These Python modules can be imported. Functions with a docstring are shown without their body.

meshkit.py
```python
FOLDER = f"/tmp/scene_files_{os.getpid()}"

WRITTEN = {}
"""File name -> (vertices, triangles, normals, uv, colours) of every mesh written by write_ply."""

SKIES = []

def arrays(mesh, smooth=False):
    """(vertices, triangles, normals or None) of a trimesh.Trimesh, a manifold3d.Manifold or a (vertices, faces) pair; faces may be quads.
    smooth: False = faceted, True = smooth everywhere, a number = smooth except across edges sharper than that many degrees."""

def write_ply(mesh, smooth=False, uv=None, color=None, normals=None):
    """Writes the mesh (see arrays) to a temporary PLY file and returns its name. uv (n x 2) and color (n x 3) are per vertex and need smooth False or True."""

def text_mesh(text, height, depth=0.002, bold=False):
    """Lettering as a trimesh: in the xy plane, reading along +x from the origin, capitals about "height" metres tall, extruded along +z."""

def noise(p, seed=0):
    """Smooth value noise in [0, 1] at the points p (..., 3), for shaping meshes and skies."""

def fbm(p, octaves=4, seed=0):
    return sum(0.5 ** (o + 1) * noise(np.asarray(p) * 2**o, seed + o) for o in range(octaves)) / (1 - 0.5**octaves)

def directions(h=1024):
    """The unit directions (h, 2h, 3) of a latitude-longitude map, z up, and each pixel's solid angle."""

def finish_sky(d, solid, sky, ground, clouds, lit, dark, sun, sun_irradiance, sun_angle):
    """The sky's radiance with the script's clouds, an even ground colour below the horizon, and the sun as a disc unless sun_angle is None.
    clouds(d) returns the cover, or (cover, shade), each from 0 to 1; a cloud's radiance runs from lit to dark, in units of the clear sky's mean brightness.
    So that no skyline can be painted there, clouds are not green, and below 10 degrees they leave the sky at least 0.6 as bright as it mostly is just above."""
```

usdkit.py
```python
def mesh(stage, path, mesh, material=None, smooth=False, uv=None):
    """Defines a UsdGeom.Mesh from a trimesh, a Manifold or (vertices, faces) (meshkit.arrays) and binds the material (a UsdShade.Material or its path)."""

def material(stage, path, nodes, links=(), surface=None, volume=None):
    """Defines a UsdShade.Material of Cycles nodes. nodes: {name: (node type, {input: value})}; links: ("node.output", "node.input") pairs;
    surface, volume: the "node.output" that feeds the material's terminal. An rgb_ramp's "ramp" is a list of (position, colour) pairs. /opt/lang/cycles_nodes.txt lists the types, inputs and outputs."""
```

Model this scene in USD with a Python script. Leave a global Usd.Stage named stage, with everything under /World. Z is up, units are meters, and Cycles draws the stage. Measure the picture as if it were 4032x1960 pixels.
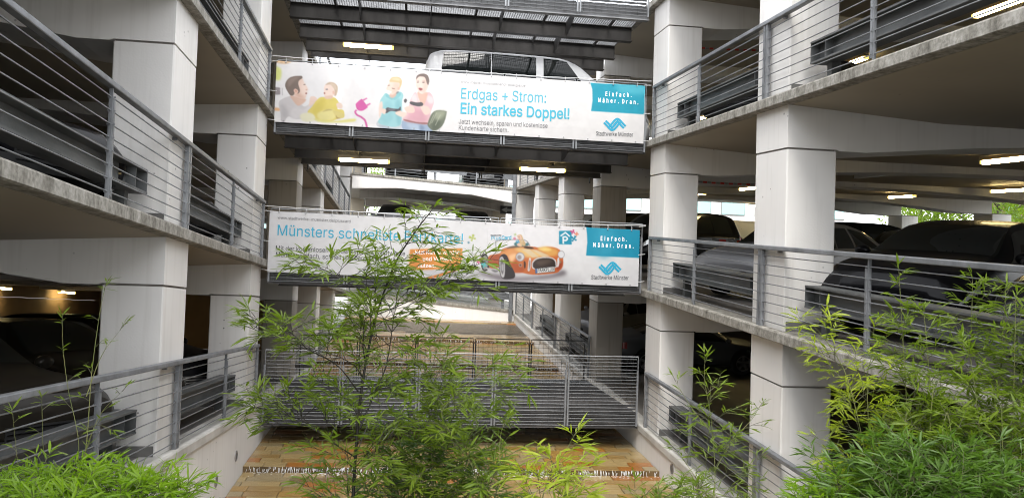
import math, random
import numpy as np, trimesh, manifold3d, usdkit, meshkit
from pxr import Usd, UsdGeom, UsdLux, UsdShade, Gf, Sdf, Vt
from PIL import Image, ImageDraw, ImageFilter
stage = Usd.Stage.CreateInMemory()
UsdGeom.SetStageUpAxis(stage, 'Z'); UsdGeom.SetStageMetersPerUnit(stage, 1.0)
world = UsdGeom.Xform.Define(stage, '/World'); stage.SetDefaultPrim(world.GetPrim())
UsdGeom.Scope.Define(stage, '/World/Looks')
# ------------------------------------------------------------------ camera, sky, sun, exposure
EXPOSURE = 1.52
SKY, SUN, SUN_ANGLE = 0.13, 0.38, 30.0
SUN_EL, SUN_AZ = math.radians(50), math.radians(190)      # azimuth = atan2(x, y)
PW, PH, FPX = 4032.0, 1960.0, 3033.7
YAW, PITCH, ROLL, CAM_O = 0.1295, 0.0272, 0.0336, np.array([0.0, 0.0, 1.019])
_f = np.array([math.sin(YAW)*math.cos(PITCH), math.cos(YAW)*math.cos(PITCH), math.sin(PITCH)])
_r = np.array([math.cos(YAW), -math.sin(YAW), 0.0]); _u = np.cross(_r, _f)
RT = math.cos(ROLL)*_r + math.sin(ROLL)*_u; UP = math.cos(ROLL)*_u - math.sin(ROLL)*_r; FW = _f
cam = UsdGeom.Camera.Define(stage, '/World/camera')
cam.CreateHorizontalApertureAttr(36.0); cam.CreateVerticalApertureAttr(36.0*PH/PW)
cam.CreateFocalLengthAttr(36.0*FPX/PW)
cam.CreateExposureAttr(EXPOSURE)
M4 = Gf.Matrix4d(*RT, 0, *UP, 0, *(-FW), 0, *CAM_O, 1)
cam.AddTransformOp().Set(M4)

def ray(px, py): return FW + (px-PW/2)/FPX*RT + (PH/2-py)/FPX*UP
def at(px, py, y):                                         # where the sight line of a photo pixel crosses the plane y
    v = ray(px, py); return CAM_O + v*(y-CAM_O[1])/v[1]

sky = usdkit.material(stage, '/World/Looks/sky', {
    'tc': ('texture_coordinate', {}), 'sky': ('sky_texture', {'sky_type': 'single_scattering', 'sun_disc': False, 'sun_elevation': SUN_EL, 'sun_rotation': SUN_AZ}),
    'hs': ('hsv', {'saturation': 0.35, 'value': 1.0}), 'n': ('noise_texture', {'scale': 2.4, 'detail': 5.0}),
    'rmp': ('rgb_ramp', {'ramp': [(0.3, (0.55, .55, .55)), (0.7, (1, 1, 1))]}),
    'cl': ('mix_color', {'blend_type': 'mix', 'a': (8.0, 8.1, 8.4), 'use_clamp': False}), 'k': ('mix_color', {'blend_type': 'multiply', 'fac': 1.0, 'use_clamp': False, 'b': (15.5, 15.7, 16.2)}),
    'bg': ('background_shader', {'strength': SKY})},
    [('tc.generated', 'n.vector'), ('sky.color', 'hs.color'), ('n.fac', 'rmp.fac'), ('rmp.color', 'k.a'), ('hs.color', 'cl.a'), ('k.result', 'cl.b'), ('cl.result', 'bg.color')],
    surface='bg.background')
dome = UsdLux.DomeLight.Define(stage, '/World/sky'); UsdShade.MaterialBindingAPI.Apply(dome.GetPrim()).Bind(sky)
dome.GetPrim().SetCustomDataByKey('kind', 'structure')
dome.GetPrim().SetCustomDataByKey('label', 'bright white overcast sky above the courtyard'); dome.GetPrim().SetCustomDataByKey('category', 'sky')
sun = UsdLux.DistantLight.Define(stage, '/World/sun')
sun.CreateIntensityAttr(SUN); sun.CreateAngleAttr(SUN_ANGLE); sun.CreateColorAttr(Gf.Vec3f(1, .965, .91)); sun.CreateNormalizeAttr(True)
_s = Gf.Vec3d(math.sin(SUN_AZ)*math.cos(SUN_EL), math.cos(SUN_AZ)*math.cos(SUN_EL), math.sin(SUN_EL))
sun.AddTransformOp().Set(Gf.Matrix4d().SetRotate(Gf.Rotation(Gf.Vec3d(0, 0, 1), _s)))
# ------------------------------------------------------------------ naming helpers
_used = {}
def numbered(parent, name):
    k = (parent, name); n = _used.get(k, -1)+1; _used[k] = n
    return f'{parent}/{name}' if n == 0 else f'{parent}/{name}_{n:03d}'
def meta(prim, label=None, cat=None, group=None, kind=None):
    for k, v in (('label', label), ('category', cat), ('group', group), ('kind', kind)):
        if v: prim.SetCustomDataByKey(k, v)
    return prim
class Thing:
    def __init__(self, name, label=None, cat=None, loc=(0, 0, 0), group=None, kind=None, rotz=0.0):
        self.path = numbered('/World', name); self.loc = np.array(loc, float); self.rotz = rotz
        x = UsdGeom.Xform.Define(stage, self.path); self.t = x.AddTranslateOp(); self.t.Set(Gf.Vec3d(*map(float, loc)))
        self.r = x.AddRotateXYZOp(); self.r.Set(Gf.Vec3f(0, 0, math.degrees(rotz)))
        self.prim = meta(x.GetPrim(), label, cat, group, kind); self.local = False
    def part(self, name, mesh, mat, under=None, smooth=False, label=None, kind=None):
        base = under if under else self.path
        p = numbered(base, name)
        v, f = mesh.arr() if isinstance(mesh, MB) else meshkit.arrays(mesh)[:2]
        if not self.local: v = v - self.loc
        m = usdkit.mesh(stage, p, (v, f), mat, smooth=smooth)
        meta(m.GetPrim(), label, None, None, kind); return p
def single(name, mesh, mat, label=None, cat=None, group=None, kind=None, smooth=False):
    p = numbered('/World', name)
    m = usdkit.mesh(stage, p, mesh.arr() if isinstance(mesh, MB) else mesh, mat, smooth=smooth)
    return meta(m.GetPrim(), label, cat, group, kind)
def dup(src, label, loc, rot=(0, 0, 0), group=None, scale=None):
    x = UsdGeom.Xform.Define(stage, numbered('/World', src.path.split('/')[-1].rstrip('0123456789').rstrip('_') if src.path[-4:-3] == '_' else src.path.split('/')[-1]))
    p = x.GetPrim(); p.GetReferences().AddInternalReference(src.path); p.SetInstanceable(True)
    x.ClearXformOpOrder(); x.AddTranslateOp().Set(Gf.Vec3d(*map(float, loc))); x.AddRotateXYZOp().Set(Gf.Vec3f(*map(float, rot)))
    if scale: x.AddScaleOp().Set(Gf.Vec3f(*scale))
    meta(p, label, src.prim.GetCustomDataByKey('category'), group or src.prim.GetCustomDataByKey('group'))
    return p
# ------------------------------------------------------------------ mesh builder
class MB:
    def __init__(s): s.v = []; s.f = []; s.n = 0
    def add(s, v, f):
        v = np.asarray(v, float); f = np.asarray(f, int)
        if f.shape[1] == 4: f = np.vstack([f[:, [0, 1, 2]], f[:, [0, 2, 3]]])
        s.v.append(v); s.f.append(f+s.n); s.n += len(v); return s
    def tm(s, m): return s.add(*meshkit.arrays(m)[:2])
    HEXF = [[0, 3, 2, 1], [4, 5, 6, 7], [0, 1, 5, 4], [1, 2, 6, 5], [2, 3, 7, 6], [3, 0, 4, 7]]
    def hexa(s, p): return s.add(p, s.HEXF)
    def box(s, x0, x1, y0, y1, z0, z1):
        return s.hexa([[x0, y0, z0], [x1, y0, z0], [x1, y1, z0], [x0, y1, z0], [x0, y0, z1], [x1, y0, z1], [x1, y1, z1], [x0, y1, z1]])
    def ybox(s, x0, x1, y0, y1, zf, a, b):                 # a box between y0 and y1 whose bottom and top follow zf(y)+a, zf(y)+b
        return s.hexa([[x0, y0, zf(y0)+a], [x1, y0, zf(y0)+a], [x1, y1, zf(y1)+a], [x0, y1, zf(y1)+a], [x0, y0, zf(y0)+b], [x1, y0, zf(y0)+b], [x1, y1, zf(y1)+b], [x0, y1, zf(y1)+b]])
    def prism(s, prof, axis, a, b, shift=None):            # prof: closed 2D outline (any order, star-shaped or convex enough for earcut)
        from shapely.geometry import Polygon
        pg = Polygon(prof)
        if pg.exterior.is_ccw is False: prof = prof[::-1]
        prof = np.asarray(prof, float); n = len(prof)
        tv, tf = trimesh.creation.triangulate_polygon(Polygon(prof), engine='earcut')
        tv = np.asarray(tv)
        idx = [int(np.argmin(((prof-q)**2).sum(1))) for q in tv]
        tf = np.array([[idx[i] for i in t] for t in tf])
        V = []
        for w in (a, b):
            for q in prof:
                if axis == 'y': V.append([q[0], w, q[1]])
                elif axis == 'x': V.append([w, q[0], q[1]])
                else: V.append([q[0], q[1], w])
        F = [list(t[::-1]) for t in tf]+[list(t+n) for t in tf]
        for i in range(n):
            j = (i+1) % n; F += [[i, j, j+n], [i, j+n, i+n]]
        V = np.array(V)
        if shift is not None: V[:, 2] += shift(V)
        F = np.array(F)
        if axis == 'y': F = F[:, ::-1]
        return s.add(V, F)
    def tube(s, pts, r0, r1=None, n=6, cap=True):
        pts = np.asarray(pts, float); m = len(pts); r1 = r0 if r1 is None else r1
        rr = np.linspace(r0, r1, m)
        d = np.gradient(pts, axis=0); d /= np.linalg.norm(d, axis=1, keepdims=True)
        a = np.array([0, 0, 1.0]) if abs(d[0][2]) < .9 else np.array([1.0, 0, 0])
        V = []
        for i in range(m):
            e = np.cross(d[i], a); e /= np.linalg.norm(e); g = np.cross(d[i], e)
            for k in range(n):
                t = 2*math.pi*k/n; V.append(pts[i]+rr[i]*(math.cos(t)*e+math.sin(t)*g))
        F = []
        for i in range(m-1):
            for k in range(n):
                k2 = (k+1) % n; F += [[i*n+k, i*n+k2, (i+1)*n+k2], [i*n+k, (i+1)*n+k2, (i+1)*n+k]]
        if cap:
            for k in range(1, n-1): F += [[0, k+1, k], [(m-1)*n, (m-1)*n+k, (m-1)*n+k+1]]
        return s.add(V, F)
    def arr(s): return np.vstack(s.v), np.vstack(s.f)
# ------------------------------------------------------------------ materials
def mat(name, nodes, links, surface='p.BSDF'): return usdkit.material(stage, '/World/Looks/'+name, nodes, links, surface=surface)
def plain(name, col, rough=.5, metal=0.0, **k):
    return mat(name, {'p': ('principled_bsdf', {'base_color': col, 'roughness': rough, 'metallic': metal, **k})}, [])
def mottled(name, c1, c2, scale=3.0, rough=.6, metal=0.0, bump=.15, detail=6.0, stretch=(1, 1, 1), c3=None, lo=.35, hi=.65, fine=60.0, **k):
    ramp = [(lo, c1), (hi, c2)] if c3 is None else [(lo, c1), ((lo+hi)/2, c2), (hi, c3)]
    return mat(name, {'g': ('geometry', {}), 'm': ('mapping', {'scale': stretch}), 'n': ('noise_texture', {'scale': scale, 'detail': detail, 'roughness': .6}),
                      'r': ('rgb_ramp', {'ramp': ramp}), 'n2': ('noise_texture', {'scale': fine, 'detail': 3.0}), 'b': ('bump', {'strength': bump, 'distance': .01}),
                      'p': ('principled_bsdf', {'roughness': rough, 'metallic': metal, **k})},
               [('g.position', 'm.vector'), ('m.vector', 'n.vector'), ('g.position', 'n2.vector'), ('n.fac', 'r.fac'), ('r.color', 'p.base_color'), ('n2.fac', 'b.height'), ('b.normal', 'p.normal')])
L = {}
def painted(name, base, dirt, amount=.25, rough=.55):
    # painted concrete: broad tone variation, thin vertical dirt runs, small dark pits
    return mat(name, {'g': ('geometry', {}), 'm': ('mapping', {'scale': (7, 7, .35)}), 'run': ('noise_texture', {'scale': 1.6, 'detail': 5.0, 'roughness': .6}),
                      'rr': ('rgb_ramp', {'ramp': [(.52, (0, 0, 0)), (.8, (amount, amount, amount))]}),
                      'bn': ('noise_texture', {'scale': .9, 'detail': 4.0}), 'br': ('rgb_ramp', {'ramp': [(.3, tuple(.9*c for c in base)), (.7, base)]}),
                      'v': ('voronoi_texture', {'scale': 7.0}), 'vr': ('rgb_ramp', {'ramp': [(.07, (1, 1, 1)), (.11, (0, 0, 0))]}), 'vn': ('noise_texture', {'scale': 1.3, 'detail': 1.0}),
                      'vk': ('rgb_ramp', {'ramp': [(.6, (0, 0, 0)), (.66, (.85, .85, .85))]}), 'pit': ('mix_color', {'blend_type': 'multiply', 'fac': 1.0}),
                      'mx': ('mix_color', {'b': dirt}), 'mp': ('mix_color', {'b': (.09, .085, .08)}),
                      'n2': ('noise_texture', {'scale': 45.0, 'detail': 4.0}), 'b': ('bump', {'strength': .12, 'distance': .01}), 'p': ('principled_bsdf', {'roughness': rough, 'specular_ior_level': .3})},
               [('g.position', 'm.vector'), ('m.vector', 'run.vector'), ('g.position', 'bn.vector'), ('g.position', 'v.vector'), ('g.position', 'vn.vector'), ('g.position', 'n2.vector'),
                ('run.fac', 'rr.fac'), ('bn.fac', 'br.fac'), ('v.distance', 'vr.fac'), ('vn.fac', 'vk.fac'), ('vr.color', 'pit.a'), ('vk.color', 'pit.b'),
                ('br.color', 'mx.a'), ('rr.color', 'mx.fac'), ('mx.result', 'mp.a'), ('pit.result', 'mp.fac'), ('mp.result', 'p.base_color'), ('n2.fac', 'b.height'), ('b.normal', 'p.normal')])
L['white'] = painted('white_painted_concrete', (.74, .72, .69), (.34, .31, .26))
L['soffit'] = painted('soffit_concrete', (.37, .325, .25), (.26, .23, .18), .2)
L['bare'] = painted('bare_concrete', (.34, .31, .27), (.1, .08, .06), .6)
L['edge'] = mat('stained_edge_concrete', {
    'g': ('geometry', {}), 'm': ('mapping', {'scale': (4.5, 4.5, 1.6)}), 'n': ('noise_texture', {'scale': 1.5, 'detail': 9.0, 'roughness': .72}), 'r': ('rgb_ramp', {'ramp': [(.33, (.10, .092, .075)), (.44, (.22, .205, .175)), (.53, (.30, .285, .25)), (.7, (.42, .40, .365))]}),
    'n3': ('noise_texture', {'scale': 26.0, 'detail': 4.0}), 'r3': ('rgb_ramp', {'ramp': [(.35, (.6, .6, .58)), (.6, (1, 1, 1))]}), 'mu': ('mix_color', {'blend_type': 'multiply', 'fac': .8}),
    'b': ('bump', {'strength': .5, 'distance': .01}), 'p': ('principled_bsdf', {'roughness': .85})},
    [('g.position', 'm.vector'), ('m.vector', 'n.vector'), ('g.position', 'n3.vector'), ('n.fac', 'r.fac'), ('n3.fac', 'r3.fac'), ('r.color', 'mu.a'), ('r3.color', 'mu.b'), ('mu.result', 'p.base_color'), ('n3.fac', 'b.height'), ('b.normal', 'p.normal')])
L['coping'] = mottled('pale_coping_concrete', (.36, .345, .31), (.52, .505, .47), 1.6, .8, bump=.25)
L['floor'] = mottled('parking_floor', (.12, .11, .10), (.21, .195, .18), 1.2, .6, bump=.1, stretch=(1, .35, 1))
L['galv'] = mat('galvanised_steel', {
    'g': ('geometry', {}), 'v': ('voronoi_texture', {'scale': 60.0}), 'n': ('noise_texture', {'scale': 5.0, 'detail': 5.0}), 'r': ('rgb_ramp', {'ramp': [(.3, (.15, .157, .165)), (.7, (.25, .26, .272))]}),
    'vr': ('rgb_ramp', {'ramp': [(0, (.82, .82, .82)), (1, (1, 1, 1))]}), 'mu': ('mix_color', {'blend_type': 'multiply', 'fac': .7}), 'p': ('principled_bsdf', {'metallic': .45, 'roughness': .5})},
    [('g.position', 'v.vector'), ('g.position', 'n.vector'), ('n.fac', 'r.fac'), ('v.color', 'vr.fac'), ('r.color', 'mu.a'), ('vr.color', 'mu.b'), ('mu.result', 'p.base_color')])
L['beam_steel'] = mottled('crash_beam_steel', (.075, .08, .08), (.15, .155, .155), 2.5, .55, .3, stretch=(1, .4, 1))
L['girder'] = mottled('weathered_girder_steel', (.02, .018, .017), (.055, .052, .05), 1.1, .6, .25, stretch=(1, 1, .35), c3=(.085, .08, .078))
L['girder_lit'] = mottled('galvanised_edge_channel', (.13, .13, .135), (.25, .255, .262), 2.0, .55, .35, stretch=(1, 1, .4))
L['slat'] = mottled('grey_kick_slat', (.032, .033, .035), (.07, .072, .075), 3.0, .5, .4)
L['ramp'] = mottled('dark_ramp_plate', (.05, .048, .048), (.085, .082, .082), 2.0, .85, specular_ior_level=.15)
L['darksteel'] = mottled('dark_steel', (.03, .03, .03), (.07, .07, .07), 3.0, .5, .3)
L['plinth'] = mottled('grey_plinth_coating', (.10, .095, .09), (.17, .165, .155), 2.0, .7)
L['joint'] = plain('joint_shadow_gap', (.17, .155, .14), .9)
L['lampbody'] = plain('lamp_housing', (.25, .2, .13), .5)
L['lamp'] = mat('lamp_glow', {'e': ('emission', {'color': (1.0, .76, .34), 'strength': 9.0})}, [], 'e.emission')
L['lampend'] = mat('lamp_cover_end', {'p': ('principled_bsdf', {'base_color': (.5, .4, .12), 'roughness': .4, 'emission_color': (1.0, .72, .18), 'emission_strength': .55})}, [])
L['lampoff'] = plain('lamp_unlit_cover', (.6, .6, .56), .3)
L['cord'] = plain('white_cord', (.6, .6, .6), .5); L['eyelet'] = plain('steel_eyelet', (.30, .30, .31), .35, .8)
L['soil'] = mottled('planting_soil', (.03, .02, .013), (.07, .05, .03), 6.0, .9, bump=.5)
L['ground'] = mottled('outer_ground', (.10, .10, .09), (.2, .19, .18), .3, .9)
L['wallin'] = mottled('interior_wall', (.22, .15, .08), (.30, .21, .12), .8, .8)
L['panel_white'] = painted('white_facade', (.8, .8, .79), (.5, .5, .48), .15)
L['brick'] = mat('far_brick_wall', {'g': ('geometry', {}), 'm': ('mapping', {'rotation': (math.pi/2, 0, 0)}), 'k': ('brick_texture', {'color1': (.28, .09, .06), 'color2': (.36, .13, .09), 'mortar': (.35, .3, .27), 'scale': 4.0}), 'p': ('principled_bsdf', {'roughness': .9})},
                 [('g.position', 'm.vector'), ('m.vector', 'k.vector'), ('k.color', 'p.base_color')])
L['teal_glass'] = mat('teal_window_glass', {'p': ('principled_bsdf', {'base_color': (.30, .54, .52), 'roughness': .12, 'specular_ior_level': .8})}, [])
for i, (c1, c2) in enumerate([((.30, .20, .085), (.38, .27, .12)), ((.38, .29, .15), (.46, .37, .21)), ((.33, .13, .025), (.42, .19, .045)), ((.30, .25, .15), (.38, .32, .21)), ((.17, .11, .05), (.25, .17, .085)), ((.36, .22, .065), (.42, .28, .095))]):
    c1, c2 = tuple(k_*v for v, k_ in zip(c1, (.74, .68, .55))), tuple(k_*v for v, k_ in zip(c2, (.78, .72, .58)))
    L[f'stone{i}'] = mottled(f'wet_sandstone_{"tan buff orange greybeige brown honey".split()[i]}', c1, c2, 5.0, .28, bump=.35, stretch=(1, 3, 1), fine=40.0, lo=.3, hi=.7, coat_weight=.5, coat_roughness=.12)
L['stonebed'] = mottled('stone_joint_bed', (.04, .03, .018), (.08, .06, .035), 3.0, .5)
L['riser'] = mottled('wet_step_riser', (.06, .038, .016), (.13, .085, .038), 4.0, .2, stretch=(1, 1, .5))
L['foam'] = mat('falling_water_foam', {'p': ('principled_bsdf', {'base_color': (.62, .63, .63), 'roughness': .25, 'specular_ior_level': .8}), 't': ('transparent_bsdf', {}), 'mx': ('mix_closure', {'fac': .93})}, [('t.BSDF', 'mx.closure1'), ('p.BSDF', 'mx.closure2')], 'mx.closure')
L['film'] = mat('water_film', {'g': ('geometry', {}), 'm': ('mapping', {'scale': (1.2, 4, 1)}), 'n': ('noise_texture', {'scale': 6.0, 'detail': 4.0}), 'b': ('bump', {'strength': .5, 'distance': .02}), 'f': ('fresnel', {'IOR': 1.33}), 'hf': ('math', {'math_type': 'multiply', 'value2': .32}), 't': ('transparent_bsdf', {}), 'gl': ('glossy_bsdf', {'roughness': .06, 'color': (1, 1, 1)}), 'mx': ('mix_closure', {})},
                [('g.position', 'm.vector'), ('m.vector', 'n.vector'), ('n.fac', 'b.height'), ('b.normal', 'f.normal'), ('b.normal', 'gl.normal'), ('f.fac', 'hf.value1'), ('hf.value', 'mx.fac'), ('t.BSDF', 'mx.closure1'), ('gl.BSDF', 'mx.closure2')], 'mx.closure')
def carpaint(name, c): return mat(name, {'p': ('principled_bsdf', {'base_color': c, 'roughness': .3, 'metallic': .2, 'specular_ior_level': .08, 'coat_weight': .14, 'coat_roughness': .03})}, [])
L['car_black'] = carpaint('black_car_paint', (.006, .006, .007)); L['car_silver'] = carpaint('silver_car_paint', (.17, .172, .178)); L['car_grey'] = carpaint('grey_car_paint', (.10, .105, .11))
L['car_darkgrey'] = carpaint('dark_grey_car_paint', (.035, .036, .04)); L['car_van'] = plain('silver_van_paint', (.72, .725, .74), .3, .0, coat_weight=.5, coat_roughness=.05); L['car_bronze'] = carpaint('bronze_grey_car_paint', (.022, .019, .015))
L['carglass'] = mat('tinted_car_glass', {'p': ('principled_bsdf', {'base_color': (.008, .010, .010), 'roughness': .03, 'specular_ior_level': .6})}, [])
L['tyre'] = plain('tyre_rubber', (.015, .015, .015), .8); L['rim'] = plain('alloy_rim', (.35, .35, .36), .35, .8)
L['chrome'] = plain('chrome_trim', (.6, .6, .6), .12, 1.0); L['headlamp'] = plain('headlamp_lens', (.5, .52, .54), .08, .4); L['tail'] = plain('tail_lamp_lens', (.25, .01, .01), .1)
L['plate'] = plain('number_plate_white', (.2, .2, .19), .4); L['blacktrim'] = plain('black_plastic_trim', (.012, .012, .012), .5)
def leafmat(name, cols, trans=.35):
    cols = [(1.5*a, 1.4*b, 1.35*c) for a, b, c in cols]; trans = trans+.06
    n = len(cols)
    stops = [(.955*i/(n-1), c) for i, c in enumerate(cols)]+[(.965, (.36, .29, .10)), (1.0, (.46, .38, .17))]
    return mat(name, {'g': ('geometry', {}), 'r': ('rgb_ramp', {'ramp': stops}), 'n': ('noise_texture', {'scale': 3.0, 'detail': 2.0}), 'nr': ('rgb_ramp', {'ramp': [(.3, (.75, .8, .8)), (.7, (1.1, 1.05, .95))]}),
                      'mu': ('mix_color', {'blend_type': 'multiply', 'fac': .8, 'use_clamp': False}), 'tm': ('mix_color', {'blend_type': 'multiply', 'fac': 1.0, 'b': (1.35, 1.5, .6), 'use_clamp': False}), 'p': ('principled_bsdf', {'roughness': .42, 'specular_ior_level': .45}), 't': ('translucent_bsdf', {}), 'mx': ('mix_closure', {'fac': trans})},
               [('g.random_per_island', 'r.fac'), ('g.position', 'n.vector'), ('n.fac', 'nr.fac'), ('r.color', 'mu.a'), ('nr.color', 'mu.b'), ('mu.result', 'p.base_color'), ('mu.result', 'tm.a'), ('tm.result', 't.color'), ('p.BSDF', 'mx.closure1'), ('t.BSDF', 'mx.closure2')], 'mx.closure')
L['leaf'] = leafmat('bamboo_leaf', [(.085, .135, .012), (.14, .205, .016), (.21, .29, .026), (.29, .37, .045), (.16, .23, .018)])
L['leaf_yellow'] = leafmat('yellow_green_bamboo_leaf', [(.20, .26, .022), (.28, .34, .03), (.36, .42, .05), (.22, .29, .025)], .42)
L['leaf_dark'] = leafmat('deep_green_bamboo_leaf', [(.05, .105, .014), (.08, .15, .018), (.14, .22, .026), (.065, .125, .026)], .35)
L['leaf_bright'] = leafmat('fresh_green_bamboo_leaf', [(.12, .215, .012), (.17, .29, .016), (.24, .38, .026), (.15, .26, .018)], .42)
L['treeleaf'] = leafmat('tree_leaf', [(.10, .16, .02), (.2, .28, .04), (.3, .38, .08)], .5)
L['culm_black'] = plain('black_bamboo_culm', (.016, .014, .011), .35); L['culm_green'] = mottled('green_bamboo_culm', (.10, .13, .035), (.2, .2, .07), 4.0, .45)
L['twig'] = plain('bamboo_twig', (.06, .065, .025), .6); L['bark'] = mottled('tree_bark', (.05, .04, .03), (.11, .09, .07), 8.0, .9, bump=.6)
# ------------------------------------------------------------------ the car park's measures (metres)
XL, XR, YB = -2.588, 4.438, 14.51
DK = {('L', 'U'): (3.79, -.052), ('L', 'M'): (1.042, -.0615), ('L', 'G'): (-1.512, -.0606), ('R', 'U'): (3.603, .0541), ('R', 'M'): (.719, .0629), ('R', 'G'): (-1.862, .0546),
      ('L', 'T'): (6.52, -.052), ('R', 'T'): (6.34, .0541)}
def dz(s, l): z, k = DK[s, l]; return lambda y: z+k*(y-YB)
YP = [8.96, 13.62, 18.42, 23.12, 27.86]; CD = .88       # column rows along the courtyard and their depth
Y0, Y1 = -2.5, 33.0
LEV = ['G', 'M', 'U', 'T']
LNAME = {'G': 'ground', 'M': 'first upper', 'U': 'second upper', 'T': 'top'}
SNAME = {'L': 'left', 'R': 'right'}
XOUT = {'L': -12.6, 'R': 19.7}
sg = {'L': -1, 'R': 1}
def X(s, d): return (XL-d) if s == 'L' else (XR+d)       # d metres in from the deck's courtyard edge
def xbox(mb, s, d0, d1, *a): x = sorted((X(s, d0), X(s, d1))); return mb.ybox(x[0], x[1], *a)
def soff(l, x_in):                                        # thickness of the slab, d metres from the courtyard edge
    return .12+.13*min(1, max(0, x_in/2.0))
ROWNAME = ['one bay in front of the footbridges', 'beside the near corner of the footbridges', 'at the far side of the footbridges', 'first bay beyond the footbridges', 'second bay beyond the footbridges']

# ground sheet
g = MB(); g.box(-400, 400, -300, 500, -4.4, -4.3)
single('ground', g, L['ground'], 'dull ground around the car park', 'ground', kind='structure')

# decks -----------------------------------------------------------
for s in 'LR':
    for l in LEV:
        zf = dz(s, l)
        t = Thing('parking_deck', f'{LNAME[l]} parking deck on the {SNAME[s]} side of the courtyard, '+('sloping down away' if s == 'L' else 'rising away'), 'parking deck', (X(s, 6), 8, zf(8)), 'sloping parking decks')
        W = abs(XOUT[s]-(XL if s == 'L' else XR))
        def pf(prof): return [(X(s, d), z) for d, z in prof]
        sh = lambda V: np.array([zf(v[1]) for v in V])
        m = MB(); m.prism(pf([(.16, 0), (W, 0), (W, -.25), (2.2, -.25), (.16, -.13)]), 'y', Y0, Y1, sh)
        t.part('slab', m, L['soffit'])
        m = MB(); m.prism(pf([(.3, .004), (W, .004), (W, .0), (.3, .0)]), 'y', Y0, Y1, lambda V: sh(V)+.0)
        t.part('floor_coating', m, L['floor'])
        ys = np.arange(Y0, Y1+.1, 4.75)+.6
        ys = np.concatenate([[Y0], ys[(ys > Y0+1) & (ys < Y1-1)], [Y1]])
        for a, b in zip(ys[:-1], ys[1:]):
            m = MB(); m.prism(pf([(0, -.006), (.012, .012), (.29, .012), (.29, .0), (.157, 0), (.157, -.128), (.02, -.124), (0, -.112)]), 'y', a+.003, b-.003, sh)
            t.part('edge_block', m, L['edge'] if l != 'G' else L['coping'])
        if l != 'G':
            for i, y0 in enumerate(YP):
                m = MB()
                far = W-.75 if s == 'R' else W
                pr = [(.115, -.125), (.115, -.655), (.765, -.655), (.8, -.672), (1.15, -.672)]
                span = np.linspace(1.15, far-1.1, 9)[1:-1]
                for d in span:
                    q = (d-1.15)/(far-2.25); pr.append((d, -.672+.30*math.sin(math.pi*(q if s == 'R' else min(q, .5)))**.8))
                pr += ([(far-1.1, -.672), (far-.02, -.672)] if s == 'R' else [(far-.02, -.372)])+[(far-.02, -.21), (2.2, -.21)]
                m.prism(pf(pr), 'y', y0, y0+CD, sh); t.part('beam', m, L['white'] if i not in () else L['soffit'])

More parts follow.
